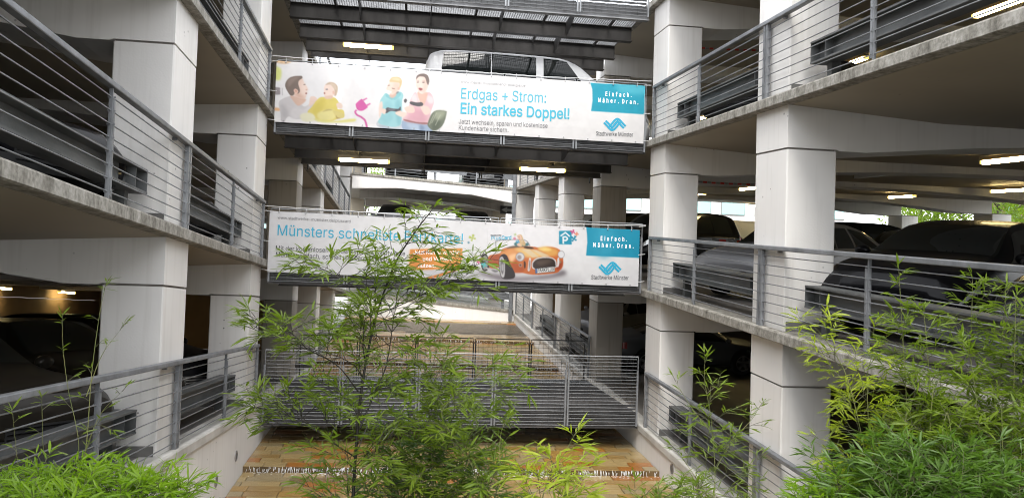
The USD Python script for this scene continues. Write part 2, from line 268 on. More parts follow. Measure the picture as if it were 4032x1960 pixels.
# columns -----------------------------------------------------------
def column(s, lo, up, d0, y0, w, dep, label, matl, group, plinth=True):
    zb, zt = dz(s, lo), dz(s, up)
    t = Thing('concrete_column', label, 'column', (X(s, d0+w/2), y0+dep/2, zb(y0)), group)
    x0, x1 = sorted((X(s, d0), X(s, d0+w))); c = .014
    out = [(x0+c, y0), (x1-c, y0), (x1, y0+c), (x1, y0+dep-c), (x1-c, y0+dep), (x0+c, y0+dep), (x0, y0+dep-c), (x0, y0+c)]
    m = MB(); n = 8
    V = [[x, y, zb(y)-.01] for x, y in out]+[[x, y, zt(y)-.68] for x, y in out]
    F = []
    for k in range(n): F += [[k, (k+1) % n, (k+1) % n+n], [k, (k+1) % n+n, k+n]]
    for k in range(1, n-1): F += [[0, k+1, k], [n, n+k, n+k+1]]
    m.add(V, F); t.part('shaft', m, matl)
    q = .02; m = MB()
    m.ybox(x0+q, x1-q, y0+q, y0+dep-q, zt, -.68, -.655); t.part('joint', m, L['joint'])
    if plinth:
        m = MB(); xi = sorted((X(s, d0+.03), X(s, d0+w+.012)))
        m.hexa([[xi[0], y0-.012, zb(y0)], [xi[1], y0-.012, zb(y0)], [xi[1], y0-.002, zb(y0)], [xi[0], y0-.002, zb(y0)], [xi[0], y0-.012, zb(y0)+.13], [xi[1], y0-.012, zb(y0)+.13], [xi[1], y0-.002, zb(y0)+.13], [xi[0], y0-.002, zb(y0)+.13]])
        t.part('plinth', m, L['plinth'])
    return t
for s in 'LR':
    for lo, up in (('G', 'M'), ('M', 'U'), ('U', 'T')):
        for i, y0 in enumerate(YP):
            bare = (i == 2)
            column(s, lo, up, .115, y0, .65, CD, f'{"stained bare" if bare else "white"} concrete column on the {SNAME[s]} {LNAME[lo]} deck, {ROWNAME[i]}', L['bare'] if bare else L['white'], 'columns along the courtyard')
    if s == 'R':
        for lo, up in (('M', 'U'),):
            for i, y0 in enumerate(YP):
                if i < 1: continue
                column(s, lo, up, 19.7-XR-.75, y0, .7, CD, f'pale column at the outer edge of the right {LNAME[lo]} deck, {ROWNAME[i]}', L['white'], 'columns along the outer edge', False)
# short stubs of columns standing on the top decks
for s in 'LR':
    for i in (0, 1):
        zb = dz(s, 'T'); x0, x1 = sorted((X(s, .115), X(s, .765)))
        t = Thing('concrete_column', f'white concrete column on the {SNAME[s]} top deck, {ROWNAME[i]}', 'column', (x0, YP[i], zb(YP[i])), 'columns along the courtyard')
        m = MB(); m.ybox(x0, x1, YP[i], YP[i]+CD, zb, 0, 2.1); t.part('shaft', m, L['white'])

# side walls below the ground decks, with recessed round lights -------------------
CZ = lambda x, y: None
def cz(y):                                               # top of the stone cascade along the left wall
    k = math.floor((y-13.2)/4.72); return -2.345+.295*k+.042*(y-13.2-4.72*k)
TILT = -.0115
def czx(x, y): return cz(y)+TILT*(x-XL)
for s in 'LR':
    zf = dz(s, 'G')
    t = Thing('retaining_wall', f'pale retaining wall under the {SNAME[s]} ground deck, beside the water steps', 'wall', (X(s, .2), 15, -3), 'walls of the water channel')
    x0, x1 = sorted((X(s, .03), X(s, .4)))
    m = MB(); m.hexa([[x0, Y0, -4.2], [x1, Y0, -4.2], [x1, Y1, -4.2], [x0, Y1, -4.2], [x0, Y0, zf(Y0)-.13], [x1, Y0, zf(Y0)-.13], [x1, Y1, zf(Y1)-.13], [x0, Y1, zf(Y1)-.13]])
    t.part('wall_face', m, L['white'])
    lights = [(11.4, .42), (12.65, .42)] if s == 'L' else [(12.55, .33), (11.35, .33), (20.5, .33), (22.2, .33), (24.0, .33), (26.0, .33)]
    for y, up in lights:
        k = sum(1 for q in lights if (q[0] < 14) == (y < 14) and q[0] < y); ord_ = ['first', 'second', 'third', 'fourth']
        z = czx(XL if s == 'L' else XR, y)+up; xw = X(s, .03)
        nm = 'in front of' if y < 14 else 'beyond'
        lt = Thing('wall_light', f'round steel recessed light in the {SNAME[s]} channel wall, {ord_[k]} {nm} the lowest footbridge', 'wall light', (xw, y, z), 'recessed lights in the channel walls')
        rm = trimesh.creation.annulus(.062, .085, .02); rm.apply_transform(trimesh.transformations.rotation_matrix(math.pi/2, [0, 1, 0])); rm.apply_translation([xw, y, z]); lt.part('ring', rm, L['eyelet'])
        rm = trimesh.creation.cylinder(.062, .008, sections=20); rm.apply_transform(trimesh.transformations.rotation_matrix(math.pi/2, [0, 1, 0])); rm.apply_translation([xw, y, z]); lt.part('lens', rm, L['plinth'])

# railings of the decks --------------------------------------------------------------
def rail_bay(s, l, ya, yb, label, wall_arms=True):
    zf = dz(s, l); xr = X(s, .065)
    t = Thing('deck_railing', label, 'railing', (xr, (ya+yb)/2, zf((ya+yb)/2)), 'rod railings along the decks')
    d = sg[s]
    # handrail: a flat tube with rounded corners
    pr = []
    for k in range(12):
        a = 2*math.pi*k/12; cx, czz = (.026 if math.cos(a) > 0 else -.026), (.014 if math.sin(a) > 0 else -.014)
        pr.append((xr+cx+.014*math.cos(a), 1.02+czz+.014*math.sin(a)))
    m = MB(); m.prism(pr, 'y', ya, yb, lambda V: np.array([zf(v[1]) for v in V])); t.part('handrail', m, L['galv'], smooth=30)
    ym = (ya+yb)/2
    for y, kind in ((ya+.035, 'post'), (ym, 'mid'), (yb-.035, 'post')):
        m = MB(); z = zf(y)
        if kind == 'post': m.box(xr-.024, xr+.024, y-.024, y+.024, z+.012, z+1.0)
        else:
            m.box(xr-.022, xr+.022, y-.004, y+.028, z+.05, z+.90); m.box(xr-.016, xr+.016, y-.024, y-.006, z+.012, z+.992); m.box(xr-.016, xr+.016, y-.006, y-.004, z+.2, z+.85)
        for k in range(8):
            zz = z+.09+k*.118
            m.box(xr-.034, xr+.034, y-.006, y+.006, zz-.007, zz+.007)
        t.part('post', m, L['galv'])
    for k in range(8):
        h = .09+k*.118
        m = MB(); m.tube([[xr, ya+.05, zf(ya+.05)+h], [xr, yb-.05, zf(yb-.05)+h]], .0065, n=6); t.part('rod', m, L['galv'], smooth=True)
    if wall_arms:
        y = yb-.45; m = MB(); x0, x1 = sorted((xr, X(s, .12))); m.box(x0, x1, y-.02, y+.02, zf(y)+.965, zf(y)+1.0); t.part('bracket', m, L['galv'])
YR = [0.02, 4.76, 9.49, 14.24]
BAYN = {0: 'second bay before the footbridge', 1: 'bay nearest the camera side, before the column', 2: 'bay ending at the footbridge'}
for s in 'LR':
    for l in ('G', 'M', 'U'):
        for i in (1, 2): rail_bay(s, l, YR[i], YR[i+1], f'galvanised rod railing on the {SNAME[s]} {LNAME[l]} deck, '+('last bay ending at the footbridge' if i == 2 else 'bay in front of the nearest column'))
    if s == 'R': rail_bay(s, 'T', YR[2], YR[3], 'galvanised rod railing on the right top deck, last bay ending at the footbridge')
    yy = [18.95, 23.6, 28.2, 32.7]
    for l in ('G', 'U') + (('T',) if s == 'L' else ('M',)):
        if s == 'L' and l == 'G': continue
        for i in range(3): rail_bay(s, l, yy[i], yy[i+1], f'galvanised rod railing on the {SNAME[s]} {LNAME[l]} deck, {["first", "second", "last"][i]} bay beyond the footbridges')

# steel crash beams between the columns -----------------------------------------------
def crash_beam(s, l, ya, yb, label):
    zf = dz(s, l); a, b = (.30, .56) if s == 'L' else (.33, .60)
    t = Thing('crash_beam', label, 'crash barrier', (X(s, .3), (ya+yb)/2, zf((ya+yb)/2)+a), 'steel crash beams on the decks')
    d0 = .255
    m = MB()
    xbox(m, s, d0+.12, d0+.132, ya, yb, zf, a, b); t.part('web', m, L['beam_steel'])
    for z0 in (a, b-.022):
        m = MB(); xbox(m, s, d0, d0+.24, ya, yb, zf, z0, z0+.022) if False else xbox(m, s, d0, d0+.119, ya, yb, zf, z0, z0+.022); xbox(m, s, d0+.133, d0+.25, ya, yb, zf, z0, z0+.022); t.part('flange', m, L['beam_steel'])
    for y in (ya, yb-.01): m = MB(); xbox(m, s, d0+.004, d0+.119, y, y+.01, zf, a+.023, b-.023); t.part('end_plate', m, L['beam_steel'])
    for y in (ya+.3, yb-.31): m = MB(); xbox(m, s, d0+.02, d0+.119, y, y+.012, zf, a+.023, b-.023); t.part('stiffener', m, L['beam_steel'])
    for y in (ya+.18, yb-.18):
        m = MB(); xbox(m, s, d0+.15, d0+.27, y-.05, y+.05, zf, .004, a-.001); t.part('foot', m, L['beam_steel'])
for s in 'LR':
    for l in ('G', 'M', 'U'):
        crash_beam(s, l, 5.15, 8.72, f'steel crash beam on the {SNAME[s]} {LNAME[l]} deck, in front of the nearest column')
        crash_beam(s, l, 9.98, 13.44, f'steel crash beam on the {SNAME[s]} {LNAME[l]} deck, between the column and the footbridge')
    for l in (('U', 'G') if s == 'R' else ('U',)):
        for i, y in enumerate((19.5, 24.2)): crash_beam(s, l, y, y+3.4, f'steel crash beam on the {SNAME[s]} {LNAME[l]} deck, {["first", "second"][i]} bay beyond the footbridges')

# footbridges of steel across the courtyard ----------------------------------------------
BX0, BX1, BY0, BY1 = XL+.02, XR-.02, 14.46, 18.9
BZ = {'T': 6.22, 'U': 3.62, 'M': .90, 'G': -1.66}
PXS = [XL+.03, -1.18, .21, 1.62, 3.01, XR-.03]
def bridge(l):
    z = BZ[l]
    t = Thing('footbridge', f'steel footbridge with grating floor at {LNAME[l]} level, '+{'T': 'topmost, with no banner', 'U': 'carrying the silver van', 'M': 'behind the lower banner', 'G': 'lowest, just above the water steps'}[l], 'footbridge', (.93, 16.7, z), 'steel bridges across the courtyard')
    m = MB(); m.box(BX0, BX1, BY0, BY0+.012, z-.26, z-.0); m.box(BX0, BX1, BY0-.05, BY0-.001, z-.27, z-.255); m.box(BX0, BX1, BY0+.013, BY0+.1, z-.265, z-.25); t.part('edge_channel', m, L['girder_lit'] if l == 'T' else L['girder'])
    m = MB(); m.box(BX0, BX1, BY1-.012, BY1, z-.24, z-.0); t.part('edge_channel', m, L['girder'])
    for y in (15.65, 17.0, 18.0):
        m = MB(); m.box(BX0, BX1, y-.006, y+.006, z-.325, z-.05); m.box(BX0, BX1, y-.08, y-.007, z-.34, z-.325); m.box(BX0, BX1, y+.007, y+.08, z-.34, z-.325); m.box(BX0, BX1, y-.06, y+.06, z-.049, z-.037); t.part('girder', m, L['girder'])
    for x in PXS[1:-1]:
        for ya, yb in ((BY0+.013, 15.643), (15.657, 16.993), (17.007, 17.993), (18.007, BY1-.013)):
            m = MB(); m.prism([(ya, -.034), (yb, -.034), (yb, -.32), (yb-.22, -.32), (ya, -.13)], 'x', x-.006, x+.006, lambda V: z); t.part('cross_plate', m, L['girder'])
    for x in [(PXS[i]+PXS[i+1])/2+.2 for i in range(5)]:
        m = MB(); m.box(x-.02, x+.02, BY0+.02, BY1-.02, z-.085, z-.045) if False else m.box(x-.02, x+.02, BY0+.02, 15.58, z-.09, z-.04); m.box(x-.02, x+.02, 15.72, 16.93, z-.09, z-.04); m.box(x-.02, x+.02, 17.07, 17.93, z-.09, z-.04); t.part('joist', m, L['girder'])
    m = MB()
    for x in np.arange(BX0+.01, BX1, .048): m.box(x-.0028, x+.0028, BY0+.02, BY1-.02, z-.036, z-.001)
    for y in np.arange(BY0+.03, BY1, .05): m.box(BX0, BX1, y-.0025, y+.0025, z-.0155, z-.0015)
    t.part('grating', m, L['girder_lit'], kind='stuff')
    if l == 'G':
        m = MB()
        for k in range(150): x = BX0+.01+k*.0466; m.box(x, x+.022, 18.15, 18.75, z+.001, z+.012)
        t.part('threshold_grating', m, L['galv'], kind='stuff')
        m = MB(); m.box(BX0, BX1, BY0+.03, 18.1, z+.0005, z+.006); t.part('floor_plate', m, L['ramp'])
    elif l == 'U':
        for x in (BX0+.0, ): pass
for l in LEV: bridge(l)
# bridge railings: five framed panels of bars with a mesh behind
def bridge_rail(name, label, y, z, front=True):
    t = Thing(name, label, 'railing', (.93, y, z), 'railings of the footbridges'); t.local = True
    Y = 0.0
    for i in range(5):
        a, b = PXS[i]-.93, PXS[i+1]-.93
        for x in ((a+.012, a+.042) if i else (a-.0, a+.03)), (b-.042, b-.012):
            m = MB(); m.box(x[0], x[1], Y-.02, Y+.02, -.36, .86 if not front else .70); t.part('post', m, L['galv'] if front else L['darksteel'])
        hs = np.concatenate([np.arange(-.34, .92, .066)]) if front else np.arange(.1, 1.12, .11)
        for h in hs:
            m = MB(); m.tube([[a+.045, Y, h], [b-.045, Y, h]], .0046 if front else .004, n=5); t.part('bar', m, L['galv'] if front else L['darksteel'])
        m = MB(); m.tube([[a+.02, Y, .965], [b-.02, Y, .965]], .011, n=6); m.tube([[a+.02, Y, .9], [a+.02, Y, .965]], .009, n=5); m.tube([[b-.02, Y, .9], [b-.02, Y, .965]], .009, n=5); m.tube([[a+.02, Y, .70], [a+.02, Y, .9]], .009, n=5); m.tube([[b-.02, Y, .7], [b-.02, Y, .9]], .009, n=5); t.part('top_bar', m, L['galv'] if front else L['darksteel'])
        m = MB()
        for x in np.arange(a+.1, b-.05, .118): m.tube([[x, Y+.012, -.34 if front else .05], [x, Y+.012, .93]], .0028, n=4)
        t.part('wire_mesh', m, L['darksteel'], kind='stuff')
        if front:
            for h in np.arange(-.33, .05, .066):
                m = MB(); m.box(a+.05, b-.05, Y+.02, Y+.023, h+.012, h+.056); t.part('slat', m, L['slat'])
    return t
br = bridge_rail('bridge_railing', 'silver barred railing on the near side of the topmost footbridge', BY0-.075, BZ['T']+.14)
dup(br, 'barred railing on the near side of the footbridge, behind the upper banner', (.93, BY0-.075, BZ['U']+.11))
dup(br, 'barred railing on the near side of the footbridge, behind the lower banner', (.93, BY0-.075, BZ['M']+.12))
dup(br, 'silver barred railing on the near side of the lowest footbridge over the water steps', (.93, BY0-.075, BZ['G']+.13))
bb = bridge_rail('mesh_railing', 'dark wire mesh railing on the far side of the lowest footbridge', BY1+.05, BZ['G'], False)
dup(bb, 'dark wire mesh railing on the far side of the footbridge with the silver van', (.93, BY1+.05, BZ['U']))
dup(bb, 'dark wire mesh railing on the far side of the footbridge behind the lower banner', (.93, BY1+.05, BZ['M']))

# far cross decks ---------------------------------------------------------------------------
def fz(l):                                               # top of the far cross deck at x
    z0, z1 = {'A': (-.12, -.72), 'B': (2.25, 1.95), 'C': (4.91, 4.56), 'D': (7.56, 7.22)}[l]
    return lambda x: z0+(z1-z0)*(x-XL)/(XR-XL)
FN = {'A': 'lowest', 'B': 'second', 'C': 'third', 'D': 'topmost'}
for l in 'ABCD':
    z = fz(l)
    t = Thing('cross_deck', f'{FN[l]} cross deck closing the far end of the courtyard, with white arched fascia', 'parking deck', (.9, 36, z(.9)), 'cross decks at the far end')
    sh = lambda V: np.array([z(max(XL, min(XR, v[0]))) for v in V])
    m = MB(); m.prism([(XL-.9, -.25), (-2.6, -.25), (XR+.0, -.25), (XR+1.0, -.25), (XR+1.0, 0), (XR, 0), (XL, 0), (XL-.9, 0)], 'y', 33.3, 48, sh); t.part('slab', m, L['bare'])
    m = MB(); m.prism([(XL, -.09), (XR, -.09), (XR, .012), (XL, .012)], 'y', 32.97, 33.28, sh); t.part('edge_block', m, L['edge'])
    if l == 'A':
        m = MB(); m.prism([(XL, -1.6), (XR, -1.6), (XR, -.094), (XL, -.094)], 'y', 33.02, 33.28, sh); t.part('fascia', m, L['white'])
    else:
        for k, yy in enumerate((33.02, 37.8, 43.0)):
            low = [(XL, -.67), (-.7, -.48), (.2, -.48), (2.5, -.46), (XR, -.68)] if l == 'C' else [(XL, -.68), (-.7, -.48), (2.5, -.48), (XR, -.68)]
            m = MB(); m.prism(low+[(XR, -.094 if k == 0 else -.251), (XL, -.094 if k == 0 else -.251)], 'y', yy, yy+(.27 if k == 0 else .5), sh); t.part('fascia' if k == 0 else 'beam', m, L['white'] if k == 0 else L['bare'])
    # cross railing of rods and a crash beam behind
    t = Thing('far_railing', f'rod railing and steel beam on the {FN[l]} cross deck at the far end', 'railing', (.9, 33.1, z(.9)), 'railings at the far end')
    for x in np.linspace(XL+.05, XR-.05, 5):
        m = MB(); m.box(x-.025, x+.025, 33.05, 33.1, z(x)+.012, z(x)+1.0); t.part('post', m, L['galv'])
    for k in range(8):
        m = MB(); m.tube([[XL+.05, 33.08, z(XL)+.1+k*.118], [XR-.05, 33.08, z(XR)+.1+k*.118]], .0075, n=5); t.part('rod', m, L['galv'])
    m = MB(); m.prism([(XL+.03, .99), (XR-.03, .99), (XR-.03, 1.045), (XL+.03, 1.045)], 'y', 33.04, 33.12, sh); t.part('handrail', m, L['galv'])
    m = MB(); m.prism([(XL+.05, .4), (XR-.05, .4), (XR-.05, .72), (XL+.05, .72)], 'y', 33.5, 33.56, sh); t.part('crash_beam', m, L['galv'])
    for x in (XL+.4, .9, XR-.4):
        m = MB(); m.box(x-.06, x+.06, 33.57, 33.66, z(x), z(x)+.75); t.part('beam_post', m, L['galv'])
for lo, up in (('A', 'B'), ('B', 'C'), ('C', 'D')):
    for side, x0, x1 in (('left', XL-.9, XL-.1), ('right', XR-.02, XR+.75)):
        t = Thing('concrete_column', f'concrete column at the {side} end of the {FN[lo]} cross deck', 'column', (x0, 33.5, 0), 'columns of the cross decks')
        m = MB(); m.box(x0, x1, 33.02, 33.9, fz(lo)((x0+x1)/2)-.2, fz(up)((x0+x1)/2)-.25); t.part('shaft', m, L['white'])
        t = Thing('concrete_column', f'concrete column at the {side} rear of the {FN[lo]} cross deck', 'column', (x0, 43.5, 0), 'columns of the cross decks')
        m = MB(); m.box(x0, x1, 43.0, 43.8, fz(lo)((x0+x1)/2), fz(up)((x0+x1)/2)-.25); t.part('shaft', m, L['soffit'])
# grey downpipe in the far right corner
t = Thing('drainpipe', 'grey metal drainpipe in the far right corner of the courtyard', 'drainpipe', (4.33, 32.85, 2))
m = MB(); m.box(4.22, 4.36, 32.78, 32.92, -1.15, 7.3); t.part('pipe', m, L['galv'])
for z in (-.6, 1.5, 4.3): m = MB(); m.box(4.19, 4.39, 32.76, 32.94, z, z+.06); t.part('clamp', m, L['galv'])
# arrow sign under the third cross deck
t = Thing('arrow_sign', 'black sign with a white arrow pointing left, hung below the far arched beam', 'sign', (3.1, 37.7, 3.9))
p = at(2003, 827, 37.7); m = MB(); m.box(p[0]-.42, p[0]+.42, 37.69, 37.72, p[2]-.2, p[2]+.2); t.part('board', m, L['blacktrim'])
m = MB(); m.prism([(p[0]-.36, p[2]), (p[0]-.08, p[2]+.15), (p[0]-.08, p[2]+.05), (p[0]+.36, p[2]+.05), (p[0]+.36, p[2]-.05), (p[0]-.08, p[2]-.05), (p[0]-.08, p[2]-.15)], 'y', 37.684, 37.689); t.part('arrow', m, L['plate'])

# inner side walls and outer edges -----------------------------------------------------------
for l, up in (('G', 'M'), ('M', 'U'), ('U', 'T')):
    zb, zt = dz('L', l), dz('L', up)
    for k in range(3):
        pass
    t = Thing('garage_wall', f'dim brown wall at the back of the left {LNAME[l]} deck', 'wall', (-12.6, 15, zb(15)), 'walls behind the parked cars')
    for k in range(4):
        a, b = .004+k*.62, .004+(k+1)*.62-.012
        m = MB(); m.hexa([[-12.75, Y0, zb(Y0)+a], [-12.4, Y0, zb(Y0)+a], [-12.4, Y1, zb(Y1)+a], [-12.75, Y1, zb(Y1)+a], [-12.75, Y0, zb(Y0)+b], [-12.4, Y0, zb(Y0)+b], [-12.4, Y1, zb(Y1)+b], [-12.75, Y1, zb(Y1)+b]]); t.part('wall_course', m, L['wallin'])
zb = dz('R', 'G'); t = Thing('garage_wall', 'dim wall at the back of the right ground deck', 'wall', (17, 15, 0), 'walls behind the parked cars')
m = MB(); m.ybox(17.0, 17.3, Y0, Y1, zb, .004, 2.25); t.part('wall_face', m, L['wallin'])
for l in ('M', 'U'):
    zb = dz('R', l); t = Thing('parapet', f'pale parapet along the outer edge of the right {LNAME[l]} deck', 'wall', (19.5, 15, zb(15)), 'outer parapets')
    m = MB(); m.ybox(19.45, 19.6, Y0, Y1, zb, .004, 1.0); t.part('wall_face', m, L['white'])

# cascade of stone steps with running water ---------------------------------------------------
rng = np.random.default_rng(7)
CX0, CX1 = XL-.025, XR+.025
t = Thing('stone_cascade', 'stepped channel of wet tan and orange stone slabs with water running down', 'water steps', (.9, 14, -2.5), kind='structure')
steps = [8.48, 13.2, 17.92, 22.64, 27.36]
far = MB(); nst = 0
stuffs = {k: MB() for k in range(6)}
m = MB()
ends = steps+[33.2]
for i in range(5):
    a, b = steps[i], ends[i+1]
    m.hexa([[CX0, a, -4.2], [CX1, a, -4.2], [CX1, b, -4.2], [CX0, b, -4.2]]+[[x, y, czx(x, min(y, b-1e-6) if y == b else y)-.022] for x, y in ((CX0, a), (CX1, a), (CX1, b), (CX0, b))])
t.part('bed', m, L['stonebed'])
for i in range(5):
    a, b = steps[i], ends[i+1]; rows = int((b-a)/.235); rh = (b-a)/rows
    for r in range(rows):
        y0, y1 = a+r*rh+.006, a+(r+1)*rh-.006
        x = CX0-rng.random()*.4
        while x < CX1-.02:
            w = rng.choice([.36, .45, .52, .6, .68])*(1.15 if i > 2 else 1); xa, xb = max(x+.006, CX0), min(x+w-.006, CX1); x += w
            if xb-xa < .03: continue
            h = rng.normal(0, .002); k = int(rng.choice(6, p=[.27, .25, .12, .18, .08, .10]))
            P = [[xa, y0, czx(xa, y0)-.02], [xb, y0, czx(xb, y0)-.02], [xb, y1, czx(xb, y1-.001)-.02], [xa, y1, czx(xa, y1-.001)-.02]]
            P += [[p[0]+(.004 if q in (0, 3) else -.004), p[1]+(.004 if q < 2 else -.004), p[2]+.024+h+rng.normal(0, .0012)] for q, p in enumerate(P)]
            if 11.3 < y0 < 14.6 and nst < 290:
                mm = MB(); mm.hexa(P); t.part('stone', mm, L[f'stone{k}']); nst += 1
            else: stuffs[k].hexa(P)
for k in range(6): t.part('stones', stuffs[k], L[f'stone{k}'], kind='stuff')
for i in range(1, 5):
    y = steps[i]; m = MB(); zt = lambda x: czx(x, y); zb_ = lambda x: czx(x, y-.002)
    m.hexa([[CX0, y-.012, zb_(CX0)-.01], [CX1, y-.012, zb_(CX1)-.01], [CX1, y-.001, zb_(CX1)-.01], [CX0, y-.001, zb_(CX0)-.01], [CX0, y-.012, zt(CX0)-.002], [CX1, y-.012, zt(CX1)-.002], [CX1, y-.001, zt(CX1)-.002], [CX0, y-.001, zt(CX0)-.002]])
    t.part('riser', m, L['riser'])
# water: a thin film on every tread and ragged falls at every step
m = MB()
for i in range(5):
    a, b = steps[i], ends[i+1]; nx = 2
    m.add([[CX0, a-.01, czx(CX0, a)+.010], [CX1, a-.01, czx(CX1, a)+.010], [CX1, b-.002, czx(CX1, b-.002)+.010], [CX0, b-.002, czx(CX0, b-.002)+.010]], [[0, 1, 2, 3]])
wt = Thing('cascade_water', 'thin clear water running over the stone steps and falling white at each step', 'water', (.9, 14, -2.4), kind='structure')
wt.part('film', m, L['film'])
for i in (1, 3, 4):
    y = steps[i]; m = MB(); n = 620 if i == 1 else 200
    for k in range(n):
        x = rng.uniform(CX0+.02, CX1-.05); dens = meshkit.noise(np.array([[x*1.3, i*7.3, 0]]), 3)[0]
        if rng.random() > .25+1.1*dens: continue
        w = rng.uniform(.003, .013) if i == 1 else rng.uniform(.004, .012); zt_, zb_ = czx(x, y)+.012, czx(x, y-.01)+.004; f0 = rng.uniform(0, .5); f1 = min(1, f0+rng.uniform(.25, .9))
        yo = y-.018-rng.uniform(0, .02); q = rng.uniform(-.012, .012)
        za, zb2 = zt_+(zb_-zt_)*f0, zt_+(zb_-zt_)*f1
        m.hexa([[x+q, yo-.012, zb2], [x+q+w*.4, yo-.012, zb2], [x+q+w*.4, yo-.008, zb2], [x+q, yo-.008, zb2], [x, yo, za], [x+w, yo, za], [x+w, yo+.005, za], [x, yo+.005, za]])
    for k in range(n//2):
        x = rng.uniform(CX0+.02, CX1-.05); yy = y-.03-abs(rng.normal(0, .10)); r = rng.uniform(.003, .009); z = czx(x, yo)+.012
        m.hexa([[x-r*2, yy-r, z], [x+r*2, yy-r, z], [x+r*2, yy+r, z], [x-r*2, yy+r, z], [x-r, yy-r*.5, z+r*.6], [x+r, yy-r*.5, z+r*.6], [x+r, yy+r*.5, z+r*.6], [x-r, yy+r*.5, z+r*.6]])
    wt.part('fall', m, L['foam'], kind='stuff')
# ------------------------------------------------------------------ banners
def srgb(c): c = np.asarray(c, float)/255.0; return np.where(c <= .04045, c/12.92, ((c+.055)/1.055)**2.4)
def spline(pts, n=8):
    p = np.asarray(pts, float); N = len(p); out = []
    for i in range(N):
        a, b, c, d = p[i-1], p[i], p[(i+1) % N], p[(i+2) % N]
        for k in range(n):
            t = k/n; out.append(.5*((2*b)+(-a+c)*t+(2*a-5*b+4*c-d)*t*t+(-a+3*b-3*c+d)*t**3))
    return np.array(out)
class Print:
    """a flat print: drawn in the banner's own metres, one colour per grid point"""
    def __init__(s, quad, y, conv, base):
        s.q = [at(*q, y) for q in quad]; s.y = y; s.conv = conv
        s.x0 = min(s.q[0][0], s.q[3][0]); s.x1 = max(s.q[1][0], s.q[2][0])
        s.zt = s.q[0][2]; s.zt2 = s.q[1][2]; s.zb = s.q[3][2]; s.zb2 = s.q[2][2]
        s.R = 100; s.S = 4; s.nx = int((s.x1-s.x0)*s.R); s.nz = int((s.zt-s.zb)*s.R)
        s.im = Image.new('RGB', (s.nx*s.S, s.nz*s.S), base); s.d = ImageDraw.Draw(s.im)
    def mp(s, p):                                         # a crop position to image pixels through the banner plane
        q = at(*s.conv(*p), s.y); u = (q[0]-s.x0)/(s.x1-s.x0)
        zt = s.zt+(s.zt2-s.zt)*u; zb = s.zb+(s.zb2-s.zb)*u
        return (u*s.nx*s.S, (zt-q[2])/(zt-zb)*s.nz*s.S)
    def poly(s, pts, col, blur=0, smooth=True, alpha=1.0, conv=None):
        old = s.conv
        if conv: s.conv = conv
        P = [tuple(s.mp(p)) for p in (spline(pts) if smooth else pts)]; s.conv = old
        if blur or alpha < 1:
            msk = Image.new('L', s.im.size, 0); ImageDraw.Draw(msk).polygon(P, fill=int(255*alpha))
            if blur: msk = msk.filter(ImageFilter.GaussianBlur(blur))
            s.im.paste(Image.new('RGB', s.im.size, tuple(col)), (0, 0), msk); s.d = ImageDraw.Draw(s.im)
        else: s.d.polygon(P, fill=tuple(col))
    def line(s, pts, col, w, conv=None):
        old = s.conv
        if conv: s.conv = conv
        P = [tuple(s.mp(p)) for p in pts]; s.conv = old
        s.d.line(P, fill=tuple(col), width=w, joint='curve')
    def ell(s, c, rx, ry, col, **k):
        s.poly([(c[0]+rx*math.cos(t), c[1]+ry*math.sin(t)) for t in np.linspace(0, 2*math.pi, 14)[:-1]], col, **k)
    def fab(s, x, z):                                     # the hanging cloth's own surface
        u = (x-s.x0)/(s.x1-s.x0); zt = s.zt+(s.zt2-s.zt)*u; zb = s.zb+(s.zb2-s.zb)*u; v = np.clip((zt-z)/(zt-zb), 0, 1)
        return s.y-.012*np.sin(np.pi*v)-.016*meshkit.fbm(np.stack([x*1.6+z*.8, z*1.1-x*.35, 0*x], -1), 3, 5)
    def mesh(s, thing, matl, bow=None):
        im = np.asarray(s.im.filter(ImageFilter.GaussianBlur(1.6)).resize((s.nx, s.nz), Image.BOX)).astype(float)
        ws = getattr(s, 'wash', 0.0); fade = np.clip((np.arange(s.nx)/s.nx-.70)/.05, 0, 1)[None, :, None]; im = im*(1-ws*(1-fade))+np.array([243, 240, 240])*ws*(1-fade)
        im = im*(.965+.05*meshkit.fbm(np.stack(np.meshgrid(np.arange(s.nx)*.11, np.arange(s.nz)*.11, [0.0]), -1)[:, :, 0], 4, 9))[..., None]
        nx, nz = s.nx, s.nz
        U, V = np.meshgrid(np.arange(nx)/(nx-1), np.arange(nz)/(nz-1))
        zt = s.zt+(s.zt2-s.zt)*U; zb = s.zb+(s.zb2-s.zb)*U
        Xg = s.x0+(s.x1-s.x0)*U; Zg = zt+(zb-zt)*V
        per = 2*math.pi*(s.x1-s.x0)/.447
        Zg = Zg-.006*np.sin(np.pi*((U*(s.x1-s.x0)/.447) % 1))*(1-V)**6
        Yg = s.fab(Xg, Zg)
        v = np.stack([Xg, Yg, Zg], -1).reshape(-1, 3)
        i = np.arange(nx*nz).reshape(nz, nx); a, b, c, d = i[:-1, :-1].ravel(), i[1:, :-1].ravel(), i[1:, 1:].ravel(), i[:-1, 1:].ravel()
        f = np.vstack([np.stack([a, b, c], 1), np.stack([a, c, d], 1)])
        p = numbered(thing.path, 'printed_fabric'); m = usdkit.mesh(stage, p, (v-thing.loc, f), matl, smooth=True)
        UsdGeom.PrimvarsAPI(m).CreatePrimvar('ink', Sdf.ValueTypeNames.Color3fArray, 'vertex').Set(Vt.Vec3fArray.FromNumpy((srgb(np.clip(im, 0, 255))*.80).reshape(-1, 3).astype(np.float32)))
        return p
